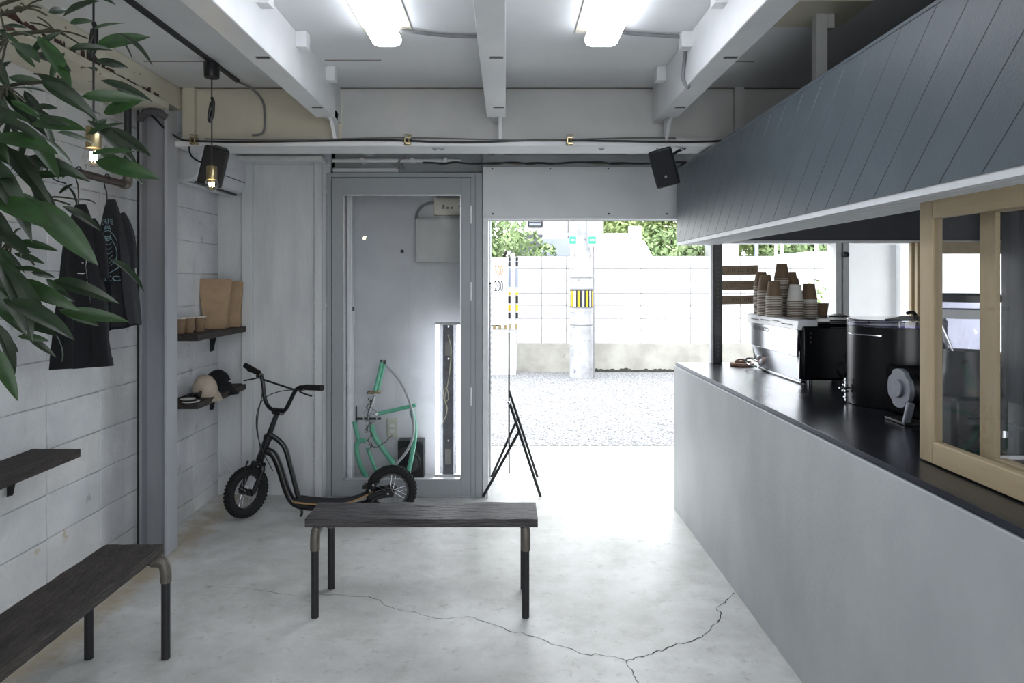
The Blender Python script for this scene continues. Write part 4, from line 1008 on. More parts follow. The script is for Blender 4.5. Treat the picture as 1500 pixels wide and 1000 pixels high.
# ------------------------------------------------------------------ shelves
def board_mesh(x0,x1,y0,y1,z0,z1, along='y', amp=.0012, seed=0):
    m = MB(); nx = 10 if along == 'y' else 90; ny = 90 if along == 'y' else 10
    def hgt(i, j, zz, up):
        x = x0+(x1-x0)*i/nx; y = y0+(y1-y0)*j/ny
        q = noise.noise(Vector((x*(60 if along == 'y' else 9)+seed, y*(9 if along == 'y' else 60), zz*7)))
        return zz+(amp*q if up else 0)
    vs_ = []; fs = []
    for j in range(ny+1):
        for i in range(nx+1):
            ex = .0015*noise.noise(Vector((j*.35+seed, i, 3))) if i in (0,nx) else 0
            ey = .0015*noise.noise(Vector((i*.35+seed, j, 5))) if j in (0,ny) else 0
            vs_.append((x0+(x1-x0)*i/nx+ex, y0+(y1-y0)*j/ny+ey, hgt(i,j,z1,True)))
    n1 = len(vs_)
    for j in range(ny):
        for i in range(nx):
            a = j*(nx+1)+i; fs.append((a,a+1,a+nx+2,a+nx+1))
    ring = [i for i in range(nx+1)]+[j*(nx+1)+nx for j in range(1,ny+1)]+[ny*(nx+1)+i for i in range(nx-1,-1,-1)]+[j*(nx+1) for j in range(ny-1,0,-1)]
    for r in ring: p = vs_[r]; vs_.append((p[0], p[1], z0))
    k = len(ring)
    for a in range(k): b = (a+1) % k; fs.append((ring[b], ring[a], n1+a, n1+b))
    fs.append(tuple(range(n1, n1+k)))
    m.add(vs_, fs); return m
def bracket(m, x, y, z, L_=.13, D_=.10, dirx=1):
    m.box(x, x+.004*dirx, y-.014, y+.014, z-L_, z) if dirx > 0 else m.box(x-.004, x, y-.014, y+.014, z-L_, z)
def shelf(name, xw, x1, y0, y1, zt, ys, lbl):
    t = thing(name, lbl, 'shelf', (xw, (y0+y1)/2, zt-.035))
    board_mesh(xw+.002, x1, y0, y1, zt-.034, zt, 'y', seed=zt*10).build('board', M_wood_d, t)
    for y in ys:
        m = MB(); m.box(xw+.001, xw+.005, y-.018, y+.018, zt-.16, zt-.035); m.box(xw+.001, x1-.05, y-.018, y+.018, zt-.0385, zt-.0345)
        m.prism([(xw+.004,zt-.155),(xw+.024,zt-.155),(xw+.046,zt-.06),(x1-.06,zt-.046),(x1-.06,zt-.038),(xw+.004,zt-.038)], y-.018, y-.014, 'y')
        m.lathe([(.0001,-.003),(.004,-.002),(.004,0)], (xw+.016, y-.018, zt-.14), 8, 'y'); m.lathe([(.0001,-.003),(.004,-.002),(.004,0)], (xw+.03, y-.018, zt-.14), 8, 'y')
        m.build('bracket', M_paint_black, t, bevel=.001)
    return t
shelf('wall_shelf', -2.05, -1.842, 1.2, 2.958, .722, (2.82, 1.7), 'dark weathered board shelf on the block wall above the left bench')
shelf('wall_shelf', -1.95, -1.745, 3.87, 4.615, 1.142, (4.51,), 'upper dark alcove shelf carrying the kraft bags and cups')
shelf('wall_shelf', -1.95, -1.745, 3.87, 4.615, .756, (4.51,), 'lower dark alcove shelf carrying the two caps')
# paper cups on the shelf
for k, px in enumerate((263, 276.5, 293)):
    y = [3.86+.07, 4.02, 4.06][k]; y = [3.94, 4.03, 4.12][k]
    x = (px-VX)*y/F
    t = thing('shelf_paper_cup', ['brown paper cup half hidden by the grey column on the upper shelf','middle of the three brown paper cups on the upper shelf','brown paper cup next to the kraft bags on the upper shelf'][k], 'cup', (x,y,1.144), 'brown paper cups on the alcove shelf')
    MB().lathe([(.0001,1.144),(.025,1.144),(.035,1.232),(.0335,1.232),(.024,1.148),(.0001,1.148)], (x,y,0), 20).build('wall', M_cup, t)
    MB().lathe([(.0335,1.230),(.0368,1.231),(.0368,1.234),(.0335,1.235),(.0335,1.230)], (x,y,0), 20).build('rim', M_cup_in, t)
def kraft(cx_, cy_, z0, w0, w1, d0, h, yaw, lbl, seed):
    t = thing('kraft_bag', lbl, 'paper bag', (cx_,cy_,z0), 'kraft bags on the upper shelf')
    m = MB(); T = Matrix.Translation((cx_,cy_,z0)) @ Matrix.Rotation(yaw,4,'Z'); m.T = T
    rows = 16; vs_ = []; fs = []; per = 28
    for i in range(rows+1):
        q = i/rows; w = w0+(w1-w0)*q**1.3; d = d0*(1-.92*q**1.6)+.004; bul = 1+.03*math.sin(q*PI)
        for j in range(per):
            a = j/per*4; sd = int(a); f = a-sd
            x, y = [(-.5+f,-.5),(.5,-.5+f),(.5-f,.5),(-.5,.5-f)][sd]
            if sd in (1,3): x *= 1-.10*math.sin(f*PI)*(q**.5)*(1 if d > .02 else 0)
            nn = noise.noise(Vector((x*5+seed, q*6, y*5)))*.006+(-.010*max(0,1-abs(q-.55-abs(x)*.9)*9) if sd == 0 else 0)
            vs_.append((x*w*(bul if sd in (1,3) else 1)+nn*.5, y*d*bul+nn+(-.02*q), q*h*(1 if True else 1)+(.004*math.sin(x*9) if i == rows else 0)))
    for i in range(rows):
        for j in range(per): fs.append((i*per+j,i*per+(j+1) % per,(i+1)*per+(j+1) % per,(i+1)*per+j))
    fs.append(tuple(range(per-1,-1,-1))); fs.append(tuple(range(rows*per,(rows+1)*per))); m.add(vs_, fs)
    m.build('bag_body', M_kraft, t)
    m = MB(); m.T = T; m.box(-w1*.5+.004, w1*.5-.004, -.030, -.014, h-.004, h+.004); m.build('folded_top', M_kraft, t, bevel=.001)
    return t
kraft(-1.868, 4.40, 1.144, .135, .20, .085, .312, math.radians(12), 'tall kraft paper bag in front on the upper alcove shelf', 1)
kraft(-1.825, 4.54, 1.144, .115, .155, .07, .300, math.radians(10), 'kraft paper bag behind and right of the front bag', 8)
# caps
def cap(c, yaw, M, lbl, s=1.0, tilt=0):
    t = thing('baseball_cap', lbl, 'cap', c, 'caps on the lower alcove shelf')
    T = Matrix.Translation(c) @ Matrix.Rotation(yaw,4,'Z') @ Matrix.Rotation(tilt,4,'Y') @ Matrix.Scale(s,4)
    m = MB(); m.T = T
    pr = [(.088*math.cos(a*PI/2/8)+.001, .115*math.sin(a*PI/2/8)) for a in range(9)]
    m.T = T @ Matrix.Diagonal((1.08,.92,1,1)); m.lathe(pr, (0,0,0), 32); m.build('crown', M, t)
    m = MB(); m.T = T; vs_ = []; fs = []
    nu, nr = 16, 6
    for lay_ in (0, 1):
        for i in range(nu+1):
            a = -1.15+2.3*i/nu
            for j in range(nr+1):
                q = j/nr
                x0_, y0_ = .093*math.cos(a), .080*math.sin(a)
                x1_, y1_ = .092+.088*max(0,math.cos(a*1.3)), .088*math.sin(a)
                x = x0_+(x1_-x0_)*q; y = y0_+(y1_-y0_)*q
                vs_.append((x, y, (.016-2.4*y*y*q-.030*q-lay_*.003)))
    k = (nu+1)*(nr+1)
    for i in range(nu):
        for j in range(nr):
            a = i*(nr+1)+j; fs.append((a,a+1,a+nr+2,a+nr+1)); fs.append((k+a,k+a+nr+1,k+a+nr+2,k+a+1))
    for i in range(nu): a = i*(nr+1)+nr; fs.append((a,a+nr+1,k+a+nr+1,k+a))
    m.add(vs_, fs); m.build('brim', M, t)
    m = MB(); m.T = T; m.lathe([(.0001,.119),(.006,.118),(.007,.114)], (0,0,0), 10); m.build('button', M, t)
    m = MB(); m.T = T
    for kk in range(6):
        a0 = kk*PI/3+PI/6
        m.tube([(1.08*(.0895*math.cos(a*PI/2/8)+.001)*math.cos(a0), .92*(.0895*math.cos(a*PI/2/8)+.001)*math.sin(a0), .1165*math.sin(a*PI/2/8)) for a in range(9)], .0010, 5)
    m.build('seams', M, t)
    return t, T
cap((-1.835, 4.16, .778), math.radians(-38), M_beige, 'beige baseball cap on the lower alcove shelf', .86, .20)
t, T = cap((-1.85, 4.38, .774), math.radians(-22), M_cloth_n, 'black baseball cap behind the beige cap on the lower shelf', .92, .16)
m = MB(); m.T = T @ Matrix.Translation((.094,.012,.055)) @ Matrix.Rotation(.5,4,'Y'); m.box(-.001,.002,-.012,.012,-.004,.004); m.build('badge', M_print_w, t)
t = thing('sunglasses', 'black sunglasses lying in front of the beige cap', 'sunglasses', (-1.83,4.0,.758))
for dy in (-.035,.035):
    m = MB(); m.T = Matrix.Translation((-1.81,4.0+dy,.776)) @ Matrix.Rotation(.25,4,'Y'); m.lathe([(.0001,-.003),(.024,-.002),(.027,0),(.024,.003),(.0001,.002)], (0,0,0), 20, 'x'); m.build('lens', M_gloss_black, t)
for dy in (-.062,.062): MB().tube(smoothpts([(-1.81,4.0+dy,.785),(-1.87,4.0+dy*.95,.780),(-1.92,4.0+dy*.8,.762)]), .0035, 6).build('temple', M_black, t)
MB().tube([(-1.808,3.99,.786),(-1.805,4.0,.789),(-1.808,4.01,.786)], .003, 6).build('bridge', M_black, t)
for k in range(3):
    z = .7585+.0065*k
    tag(MB().lathe([(.0001,z),(.045-.004*k,z),(.05-.004*k,z+.005),(.0001,z+.005)], (-1.80-.01*k,3.90+.004*k,0), 24).build('sticker_disc', [M_cup_in, M_black, M_cup_in][k], None, (-1.8,3.9,z)), ['lowest white','middle black','top white'][k]+' coaster in the pile at the column end of the lower shelf', 'coaster', 'coasters on the lower shelf')

# ------------------------------------------------------------------ benches
def pipe_leg_frame(t, ends):  # ends: list of (a,b) floor points of the two legs of each trestle
    for (a, b, zb) in ends:
        a = Vector(a); b = Vector(b); n = (b-a).normalized(); R_ = .0165
        for p, q in ((a, n), (b, -n)):
            MB().tube([p+Vector((0,0,.002)), p+Vector((0,0,zb-.075))], R_, 14).build('leg', M_pipe, t)
            MB().tube(smoothpts([p+Vector((0,0,zb-.095)), p+Vector((0,0,zb-.045)), p+q*.012+Vector((0,0,zb-.018)), p+q*.035+Vector((0,0,zb-.018)), p+q*.052+Vector((0,0,zb-.018))],2), .021, 14).build('elbow', M_fit, t)
        MB().tube([a+n*.04+Vector((0,0,zb-.018)), b-n*.04+Vector((0,0,zb-.018))], .0155, 14).build('cross_pipe', M_pipe, t)
b1 = thing('pipe_bench', 'weathered dark board bench on iron pipe legs in the room centre', 'bench', (-.35, 3.06, 0), 'board and iron pipe benches')
board_mesh(-.868, .138, 2.947, 3.17, .386, .421, 'x', amp=.004, seed=4).build('board', M_wood_dx, b1)
pipe_leg_frame(b1, [((-.822,2.94,0),(-.822,3.215,0),.386), ((.085,2.94,0),(.085,3.215,0),.386)])
b2 = thing('pipe_bench', 'weathered dark board bench along the block wall at the left', 'bench', (-1.44, 1.8, 0), 'board and iron pipe benches')
board_mesh(-1.556, -1.333, .9, 2.655, .390, .425, 'y', amp=.003, seed=9).build('board', M_wood_d, b2)
pipe_leg_frame(b2, [((-1.305,2.62,0),(-1.60,2.62,0),.390), ((-1.305,.98,0),(-1.60,.98,0),.390)])

# ------------------------------------------------------------------ kick scooter
ks = thing('kick_scooter', 'black kick scooter with knobbly wheels parked before the steel panel', 'kick scooter', (-1.15, 4.2, 0))
def wheel(c, T3, R0=.155):
    T = Matrix.Translation(c) @ T3
    rm = MB(); rm.T = T; a = R0-.048
    rm.lathe([(a-.010,-.012),(a,-.014),(a+.004,-.012),(a+.004,.012),(a,.014),(a-.010,.012),(a-.010,-.012)], (0,0,0), 40, 'y'); w = rm.build('wheel', M_paint_black, ks, origin=c)
    m = MB(); m.T = T; pr = [(R0-.027+.025*math.cos(q*PI/8), .027*math.sin(q*PI/8)) for q in range(17)]
    m.lathe(pr, (0,0,0), 48, 'y')
    for i in range(40):
        for k, (rad, yy) in enumerate(((R0-.002,0),(R0-.006,.014),(R0-.006,-.014),(R0-.014,.024),(R0-.014,-.024))):
            an = 2*PI*(i+(.5 if k % 2 else 0))/40
            m.T = T @ Matrix.Rotation(an,4,'Y') @ Matrix.Translation((rad,yy,0)); m.box(-.004,.004,-.0045,.0045,-.006,.006)
    m.build('tire', M_rubber, w)
    m = MB(); m.T = T; m.lathe([(.0001,-.045),(.012,-.045),(.012,-.03),(.022,-.028),(.022,-.024),(.012,-.022),(.012,.022),(.022,.024),(.022,.028),(.012,.03),(.012,.045),(.0001,.045)], (0,0,0), 20, 'y'); m.build('hub', M_paint_black, w)
    m = MB(); m.T = T
    for i in range(20):
        an = 2*PI*i/20; b_ = an+(.35 if i % 2 else -.35); sd = .025 if i % 4 < 2 else -.025
        m.tube([(.021*math.cos(an),sd,.021*math.sin(an)),((a-.008)*math.cos(b_),0,(a-.008)*math.sin(b_))], .0012, 5)
    m.build('spokes', M_satin, w)
    return w
S = lambda px, py, d=4.2: P(px, py, d)
bdir = Vector((.87,-.5,0)).normalized()
fwd = Vector((-.5,-.87,0)).normalized()
fc = Vector((-1.59,4.185,.157))
wheel(fc, Matrix.Rotation(math.atan2(-bdir.x, bdir.y),4,'Z'))
rc = Vector((-.706,4.21,.157)); wheel(rc, Matrix.Rotation(math.radians(8),4,'Z'))
A = Vector((-1.522,4.2,.325)); B = Vector((-1.40,4.2,.655)); ax = (B-A).normalized()
MB().tube([A+ax*.02, A+ax*.17], .024, 14).build('head_tube', M_paint_black, ks)
MB().tube([A+ax*.17, B], .017, 14, r2=.015).build('steerer', M_paint_black, ks)
MB().tube([A+ax*.16, A+ax*.185], .028, 14).build('headset', M_paint_black, ks)
for sd in (-1, 1):
    MB().tube(smoothpts([A+ax*.005, A+bdir*.05*sd-ax*.015, A+bdir*.058*sd-ax*.06, fc+bdir*.058*sd]), .015, 10).build('fork_leg', M_paint_black, ks)
MB().tube([A-bdir*.05, A+bdir*.05], .014, 10).build('fork_crown', M_paint_black, ks)
m = MB(); m.tube([A-ax*.04+fwd*-.03-bdir*.05, fc+Vector((0,0,.08))+fwd*-.03-bdir*.03],.006,6); m.build('brake_arm', M_paint_black, ks); m = MB(); m.tube([fc-bdir*.05, fc+bdir*.05],.02,12); m.build('axle', M_paint_black, ks); m = MB()
m.tube(smoothpts([A+bdir*.05-ax*.02+fwd*.02, A+bdir*.06+fwd*.05+ax*.03, A+fwd*.07+bdir*.03]),.008,8); m.build('brake_bridge', M_paint_black, ks)
m = MB(); p = S(358,688,4.1); m.tube([p, p+Vector((.02,0,.05))], .005, 8); m.lathe([(.0001,-.008),(.009,0),(.0001,.008)], p+Vector((.02,0,.05)), 10); m.build('valve_lever', M_black, ks)
MB().tube(smoothpts([S(391,660),S(401,664),S(409,682),S(419,715),S(427,734),S(440,741),S(470,743),S(520,742),S(545,735)],2), .024, 14).build('down_tube', M_paint_black, ks)
MB().tube(smoothpts([S(397,637),S(409,645),S(418,655),S(424,676),S(437,728)],2), .016, 12).build('brace_tube', M_paint_black, ks)
for sd in (-1, 1):
    MB().tube(smoothpts([S(522,742)+Vector((0,.02*sd,0)), S(545,736)+Vector((0,.055*sd,0)), rc+Vector((-.10,.055*sd,-.03)), rc+Vector((0,.055*sd,0))]), [.018]*20 if False else .014, 10).build('rear_stay', M_paint_black, ks)
    m = MB(); q = rc+Vector((-.13,.06*sd,.01)); m.prism([(q.x,q.z-.05),(rc.x+.02,rc.z-.02),(rc.x+.03,rc.z),(rc.x+.01,rc.z+.022),(rc.x-.04,rc.z+.016),(q.x,q.z-.01)], q.y-.004, q.y+.004, 'y'); m.build('dropout_plate', M_paint_black, ks, bevel=.003)
m = MB(); vs_ = []; fs = []
prof = smoothpts([S(431,730),S(455,733),S(485,735),S(510,733),S(528,727),S(548,717)],2)
for lay_, dz in ((0, .0), (1, -.011)):
    for i, p in enumerate(prof):
        q = i/(len(prof)-1); w = .062*(1-.25*q) if q > .08 else .045
        for k in range(5): u = -1+k/2; vs_.append((p.x, p.y+w*u, p.z+dz+.004*u*u))
n = len(prof)
for i in range(n-1):
    for k in range(4):
        a = i*5+k; fs.append((a,a+1,a+6,a+5)); b = n*5+a; fs.append((b,b+5,b+6,b+1))
    for k in (0,4): a = i*5+k; fs.append((a,a+5,n*5+a+5,n*5+a))
for i in (0,n-1):
    for k in range(4): a = i*5+k; fs.append((a,a+1,n*5+a+1,n*5+a))
m.add(vs_, fs); m.build('deck', M_ply, ks)
m = MB(); vs2 = [(v[0],v[1],v[2]+.0015) for v in vs_[:n*5]]; f2 = []
for i in range(n-1):
    for k in range(4): a = i*5+k; f2.append((a,a+1,a+6,a+5))
m.add(vs2, f2); m.build('grip_tape', M_grip, ks)
m = MB(); m.tube(smoothpts([S(440,744),S(443,750),S(440,757.5)]), .008, 8); m.box(S(438,0).x, S(447,0).x, 4.185, 4.215, .06, .075); m.build('kickstand', M_paint_black, ks)
# handlebar
def HBp(s, py): q = B+bdir*s; return Vector((q.x, q.y, H+(VY-py)*q.y/F))
hb = MB(); hb.tube(smoothpts([HBp(-.27,541),HBp(-.20,545),HBp(-.155,549),HBp(-.135,560),HBp(-.125,583),HBp(-.09,596),HBp(-.03,602),HBp(.03,603),HBp(.065,600),HBp(.10,588),HBp(.15,570),HBp(.19,566.5),HBp(.25,567),HBp(.30,567)],2), .0125, 12); hb.build('handlebar', M_paint_black, ks)
MB().tube([HBp(-.30,535), HBp(-.175,546)], .0175, 14).build('grip', M_rubber, ks)
MB().tube([HBp(.235,567), HBp(.37,568)], .0175, 14).build('grip', M_rubber, ks)
MB().tube([HBp(-.13,556), HBp(.145,571)], .0065, 8).build('crossbar', M_paint_black, ks)
m = MB(); m.tube([HBp(-.035,602), HBp(.035,603)], .022, 12); m.tube([B-ax*.02, HBp(0,602)], .02, 12); m.build('stem_clamp', M_paint_black, ks)
for (s0, py, sg) in ((-.165,550,-1),(.205,568,1)):
    m = MB(); c = HBp(s0, py+2)
    m.tube([HBp(s0-.015,py), HBp(s0+.015,py)], .018, 10); e = c+fwd*.03+Vector((0,0,-.015))
    m.tube(smoothpts([c, c+fwd*.03+Vector((0,0,-.005)), e+bdir*sg*.05+fwd*.01, e+bdir*sg*.11+Vector((0,0,-.012))]), .005, 8)
    m.build('brake_lever', M_paint_black, ks)
m = MB()
m.tube(smoothpts([HBp(-.15,556), S(385,575,4.2), S(379,600,4.15), S(376,625,4.15), S(381,655,4.15), S(384,676,4.18)]), .003, 6)
m.tube(smoothpts([HBp(.19,571), S(415,571,4.1), S(388,580,4.1), S(376,600,4.1), S(375,630,4.12), S(384,660,4.14), S(400,690,4.15)]), .003, 6)
m.build('brake_cable', M_black, ks)
m = MB(); q = rc+Vector((-.15,-.02,.03)); m.box(q.x-.02,q.x+.05,q.y-.02,q.y+.05,q.z-.01,q.z+.01); m.tube([q+Vector((0,-.03,.01)),q+Vector((.09,-.04,.04))],.006,8); m.build('rear_brake', M_satin if False else M_black, ks, bevel=.003)
for q in (rc+Vector((-.10,-.06,.05)), rc+Vector((-.12,-.065,.02)), rc+Vector((-.01,-.068,.0))): MB().lathe([(.0001,-.005),(.006,-.004),(.007,0)], q, 10, 'y').build('bolt', M_satin, ks)

# white cord at the alcove corner
tag(MB().tube(smoothpts([P(319,660,4.58),P(325,672,4.55),P(334,684,4.5),P(341,690,4.5),P(332,693,4.52),P(324,694,4.55),P(318,700,4.58)]), .006, 8).build('loose_cable', M_plastic_w, None, P(319,700,4.58)), 'white cord bunched at the alcove corner behind the front wheel', 'cable')

# ------------------------------------------------------------------ poster stand by the doorway (board seen edge-on)
es = thing('poster_stand', 'black folding poster stand seen edge-on in the doorway', 'sign stand', (.03, 4.78, 0))
box(.017, .027, 4.58, 5.0, .16, 1.10).build('board', M_black, es, bevel=.001)
for (y, dz, lab_) in ((4.56, 0, ''), (5.02, .0, '')):
    m = MB(); m.tube([(.232,y,.008),(.022,y,.645)], .0095, 8); m.build('long_leg', M_black, es)
    m = MB(); m.tube([(-.152 if y < 5 else -.105,y,.008),(.092,y,.45)], .0095, 8); m.build('short_leg', M_black, es)
MB().tube([(.022,4.55,.638),(.022,5.03,.638)], .006, 8).build('pivot_rod', M_black, es)
MB().lathe([(.0001,-.012),(.012,-.01),(.012,0),(.0001,0)], (.022,4.55,.638), 12, 'y').build('knob', M_chrome, es)
# wire net folded against the jamb
nt_ = thing('folded_wire_net', 'folded dark wire net hanging from the white door jamb', 'wire net', (-.13, 5.0, 1.42))
m = MB()
for k in range(6):
    x = -.150+k*.0075; pts = []
    for i in range(60):
        z = 1.42-i*.0205
        if k > 3 and z < .6: break
        pts.append((x+(.006 if i % 2 else -.006), 5.010+.004*math.sin(i+k), z))
    m.tube(pts, .0016, 4)
m.build('mesh', mat('net wire', '3c3f48', '2c2f36', rough=.5, metal=.4), nt_)['kind'] = 'stuff'
MB().tube([(-.156,5.01,1.425),(-.108,5.01,1.43)], .007, 8).build('top_bar', M_black, nt_)
struct(box(-.1575, -.149, 4.622, 5.02, 0, 2.2).build('trim_16', M_black))

# ------------------------------------------------------------------ potted tree in the foreground
pt = thing('potted_schefflera', 'leafy potted tree reaching in at the upper left foreground', 'plant', (-1.12, 1.25, 0))
MB().lathe([(.0001,0),(.10,0),(.135,.28),(.14,.30),(.125,.30),(.12,.27),(.0001,.27)], (-1.12,1.25,0), 32).build('pot', M_pot, pt)
MB().lathe([(.0001,.275),(.118,.272)], (-1.12,1.25,0), 24).build('soil', M_soil, pt)
MB().tube(smoothpts([(-1.12,1.25,.26),(-1.10,1.24,.7),(-1.14,1.22,1.2),(-1.10,1.2,1.6),(-1.03,1.2,1.95)]), .017, 10, r2=.009).build('trunk', M_bark, pt)
MB().tube(smoothpts([(-1.12,1.22,1.15),(-1.02,1.15,1.45),(-.95,1.15,1.62)]), .009, 8, r2=.005).build('branch', M_bark, pt)
MB().tube(smoothpts([(-1.13,1.22,1.0),(-1.05,1.15,1.25),(-.93,1.12,1.42)]), .008, 8, r2=.005).build('branch', M_bark, pt)
def leaf_mesh(name, M, wr, curl, fold):
    m = MB(); n = 9; vs_ = []; fs = []
    for i in range(n+1):
        q = i/n; w = wr*(math.sin(PI*min(1, q**.85))**.75)*(1-.15*q) if 0 < i < n else .004
        z = -curl*q*q; x = q*(1-.2*curl*q)
        for k in range(5):
            u = -1+k/2; vs_.append((x, w*u, z+fold*abs(u)*w-.02*math.sin(q*14)*abs(u)*wr))
    for i in range(n):
        for k in range(4): a = i*5+k; fs.append((a,a+5,a+6,a+1))
    m.add(vs_, fs); o = m.build(name, M, pt)
    return o
LM = [leaf_mesh('leaf', M_leaf, .14, .18, .35), leaf_mesh('leaf', M_leaf2, .13, .28, .2), leaf_mesh('leaf', M_leaf, .12, .35, .5), leaf_mesh('leaf', M_leaf2, .155, .14, .25)]
used_leaf = set()
stem_mb = MB()
def leaf(a, b, d, roll=None, dd=None, kind=None):
    pa = P(a[0], a[1], d); pb = P(b[0], b[1], d+(dd if dd is not None else random.uniform(-.05,.05)))
    v = pb-pa; L_ = v.length; x = v.normalized()
    tocam = (Vector((0,0,H))-pa).normalized()
    up = (tocam*random.uniform(.35,1.0)+Vector((0,0,random.uniform(.2,1.0)))+Vector((random.uniform(-.3,.3),0,0)))
    y = up.cross(x).normalized(); z = x.cross(y).normalized()
    if z.z < 0 and random.random() < .5: pass
    R3 = Matrix((x,y,z)).transposed()
    src = LM[kind if kind is not None else random.randrange(4)]
    if src.name in used_leaf: o = src.copy(); C.objects.link(o)
    else: used_leaf.add(src.name); o = src
    o.parent = pt; o.matrix_local = Matrix.Translation(pa-wpos(pt)) @ R3.to_4x4() @ Matrix.Diagonal((L_*1.04, L_ if L_ > .05 else L_*1.2, L_, 1))
    return pa
whorls = {
 (36,12):   (1.10, [((60,12),(119,23)),((62,0),(100,-30)),((30,5),(61,34)),((68,22),(131,58)),((20,12),(-10,40)),((30,18),(20,55)),((36,10),(70,-25))]),
 (110,-20): (1.12, [((115,-2),(146,33)),((145,-8),(200,24)),((120,-15),(165,-30))]),
 (80,45):   (1.16, [((128,56),(200,106)),((100,55),(178,116)),((92,48),(127,62)),((62,45),(93,104)),((36,52),(75,102)),((45,33),(58,92)),((55,25),(25,62)),((132,76),(93,101))]),
 (10,60):   (1.05, [((4,55),(29,100)),((0,20),(32,15)),((-10,60),(12,25)),((-5,85),(38,108)),((0,110),(36,112))]),
 (86,118):  (1.14, [((95,120),(178,138)),((96,118),(178,196)),((108,140),(155,214)),((56,120),(138,192)),((95,118),(171,159)),((85,112),(130,92)),((50,108),(112,106)),((84,120),(60,104)),((90,125),(108,148))]),
 (10,128):  (1.08, [((5,127),(72,142)),((0,138),(60,152)),((40,150),(84,182)),((10,140),(50,172)),((-5,130),(30,165)),((28,150),(45,200)),((0,150),(28,185))]),
 (38,203):  (1.10, [((45,203),(96,174)),((60,206),(131,228)),((45,200),(110,190)),((46,210),(116,294)),((66,222),(131,281)),((38,210),(75,258)),((35,200),(62,168)),((36,205),(30,262)),((30,205),(-8,235))]),
 (2,180):   (1.02, [((-5,165),(28,232)),((-8,190),(35,260)),((0,170),(40,200)),((-10,210),(20,255)),((-5,150),(22,205))]),
 (52,290):  (1.14, [((112,292),(177,329)),((103,300),(158,363)),((55,288),(98,308)),((50,290),(27,272)),((48,292),(62,318)),((50,285),(68,268))]),
 (8,262):   (1.07, [((20,272),(53,322)),((0,258),(50,278)),((5,280),(30,312)),((0,300),(36,343)),((-5,320),(24,362)),((-8,265),(26,290)),((10,255),(48,240))]),
 (18,345):  (1.06, [((30,335),(62,400)),((44,370),(105,393)),((28,360),(72,374)),((14,375),(94,459)),((0,385),(21,464)),((50,388),(96,452)),((10,370),(52,438)),((-10,360),(14,420)),((0,345),(40,352)),((20,350),(48,392)),((-12,390),(10,440))]),
}
for (cx_, cy_), (d, lst) in whorls.items():
    c = P(cx_, cy_, d)
    for a, b in lst:
        pa = leaf(a, b, d+random.uniform(-.03,.03))
        if (pa-c).length < .12: stem_mb.tube(smoothpts([c, (c+pa)/2+Vector((0,0,.004)), pa]), .0016, 5)
    for q in range(4):
        an = random.uniform(-.5, 2.6); L0 = random.uniform(55, 95); ox, oy = random.uniform(-10,16), random.uniform(-10,16)
        if cx_+ox+L0*math.cos(an) > 165: continue
        leaf((cx_+ox, cy_+oy), (cx_+ox+L0*math.cos(an), cy_+oy+L0*math.sin(an)*.8+8), d+random.uniform(.0,.08))
    anchor = Vector((-1.0, 1.2, min(1.9, c.z-.02)))
    stem_mb.tube(smoothpts([anchor+Vector((-.06,0,-.05)), anchor*.5+c*.5+Vector((0,0,.01)), c]), .0032, 6)
for i in range(120):
    px = random.uniform(-45, 45); py = random.uniform(-30, 440)*1.0
    an = random.uniform(-.2, 2.0); L_ = random.uniform(50, 90)
    leaf((px,py), (px+L_*math.cos(an)*.6, py+L_*math.sin(an)), random.uniform(1.02,1.28))
stem_mb.build('leaf_stems', M_bark, pt)

# ------------------------------------------------------------------ outdoors
struct(box(-14, 26, 6.0, 60, -.16, -.012).build('street', M_asphalt))
m = MB(); 
for k in range(70):
    x = -1.5+k*.09; m.box(x, x+.085+random.uniform(-.02,.0), 5.99-random.uniform(0,.012), 6.01, -.02, .002)
struct(m.build('kerb_edge', mat('dirty edge', '6b6c68', '45463f', rough=.9, scale=20)))
ow = struct(box(.18, 14, 11.012, 11.2, .44, 1.85).build('wall_outdoor', mat('dark joint', '6c6c6c', '5c5c5c', rough=.9, scale=20)))
obp = []
for k in range(3):
    m = MB(); m.box(0, .391, -.016, 0, 0, .191); obp.append(m.build('block', M_oblock, ow, bevel=.002, seg=1))
ou_used = set()
for r in range(7):
    for c in range(22):
        p = random.choice(obp)
        if p.name in ou_used: o = p.copy(); C.objects.link(o)
        else: ou_used.add(p.name); o = p
        o.location = (.18+c*.4, 11.006+random.uniform(-.001,.001), .448+r*.2)
struct(box(.18, 14, 10.96, 11.2, -.02, .445).build('wall_outdoor_footing', M_plinth, bevel=.01))
struct(box(-5, .16, 10.6, 10.9, -.02, .72).build('wall_outdoor_low', M_oblock, bevel=.01))
m = MB(); x = 1.35
while x < 13:
    w_ = random.uniform(.03, .09); hh = .015+.06*abs(noise.noise(Vector((x*2.3, 1, 0))))+random.uniform(0, .03)
    m.add([(x,10.957,-.01),(x+w_,10.957,-.01),(x+w_,10.957,hh*.8),(x+w_*.5,10.957,hh),(x,10.957,hh*.7)], [(0,1,2,3,4)]); x += w_
struct(m.build('moss_strip', mat('dark moss stain', '45463f', '2f302b', rough=1, scale=12), smooth=False))
up = thing('utility_pole', 'concrete utility pole with a striped band in front of the street wall', 'utility pole', (1.14, 10.4, 0))
pc = Vector(((851.5-VX)*10.4/F, 10.4, 0))
MB().lathe([(.0001,-.02),(.178,-.02),(.165,2.1),(.150,4.5),(.0001,4.5)], pc, 32).build('shaft', M_pole, up)
z0, z1 = P(0,450,10.2).z, P(0,425,10.2).z
MB().lathe([(.1735,z0),(.1775,z0),(.1765,z1),(.1725,z1),(.1735,z0)], pc, 32).build('band', M_dkletter, up)
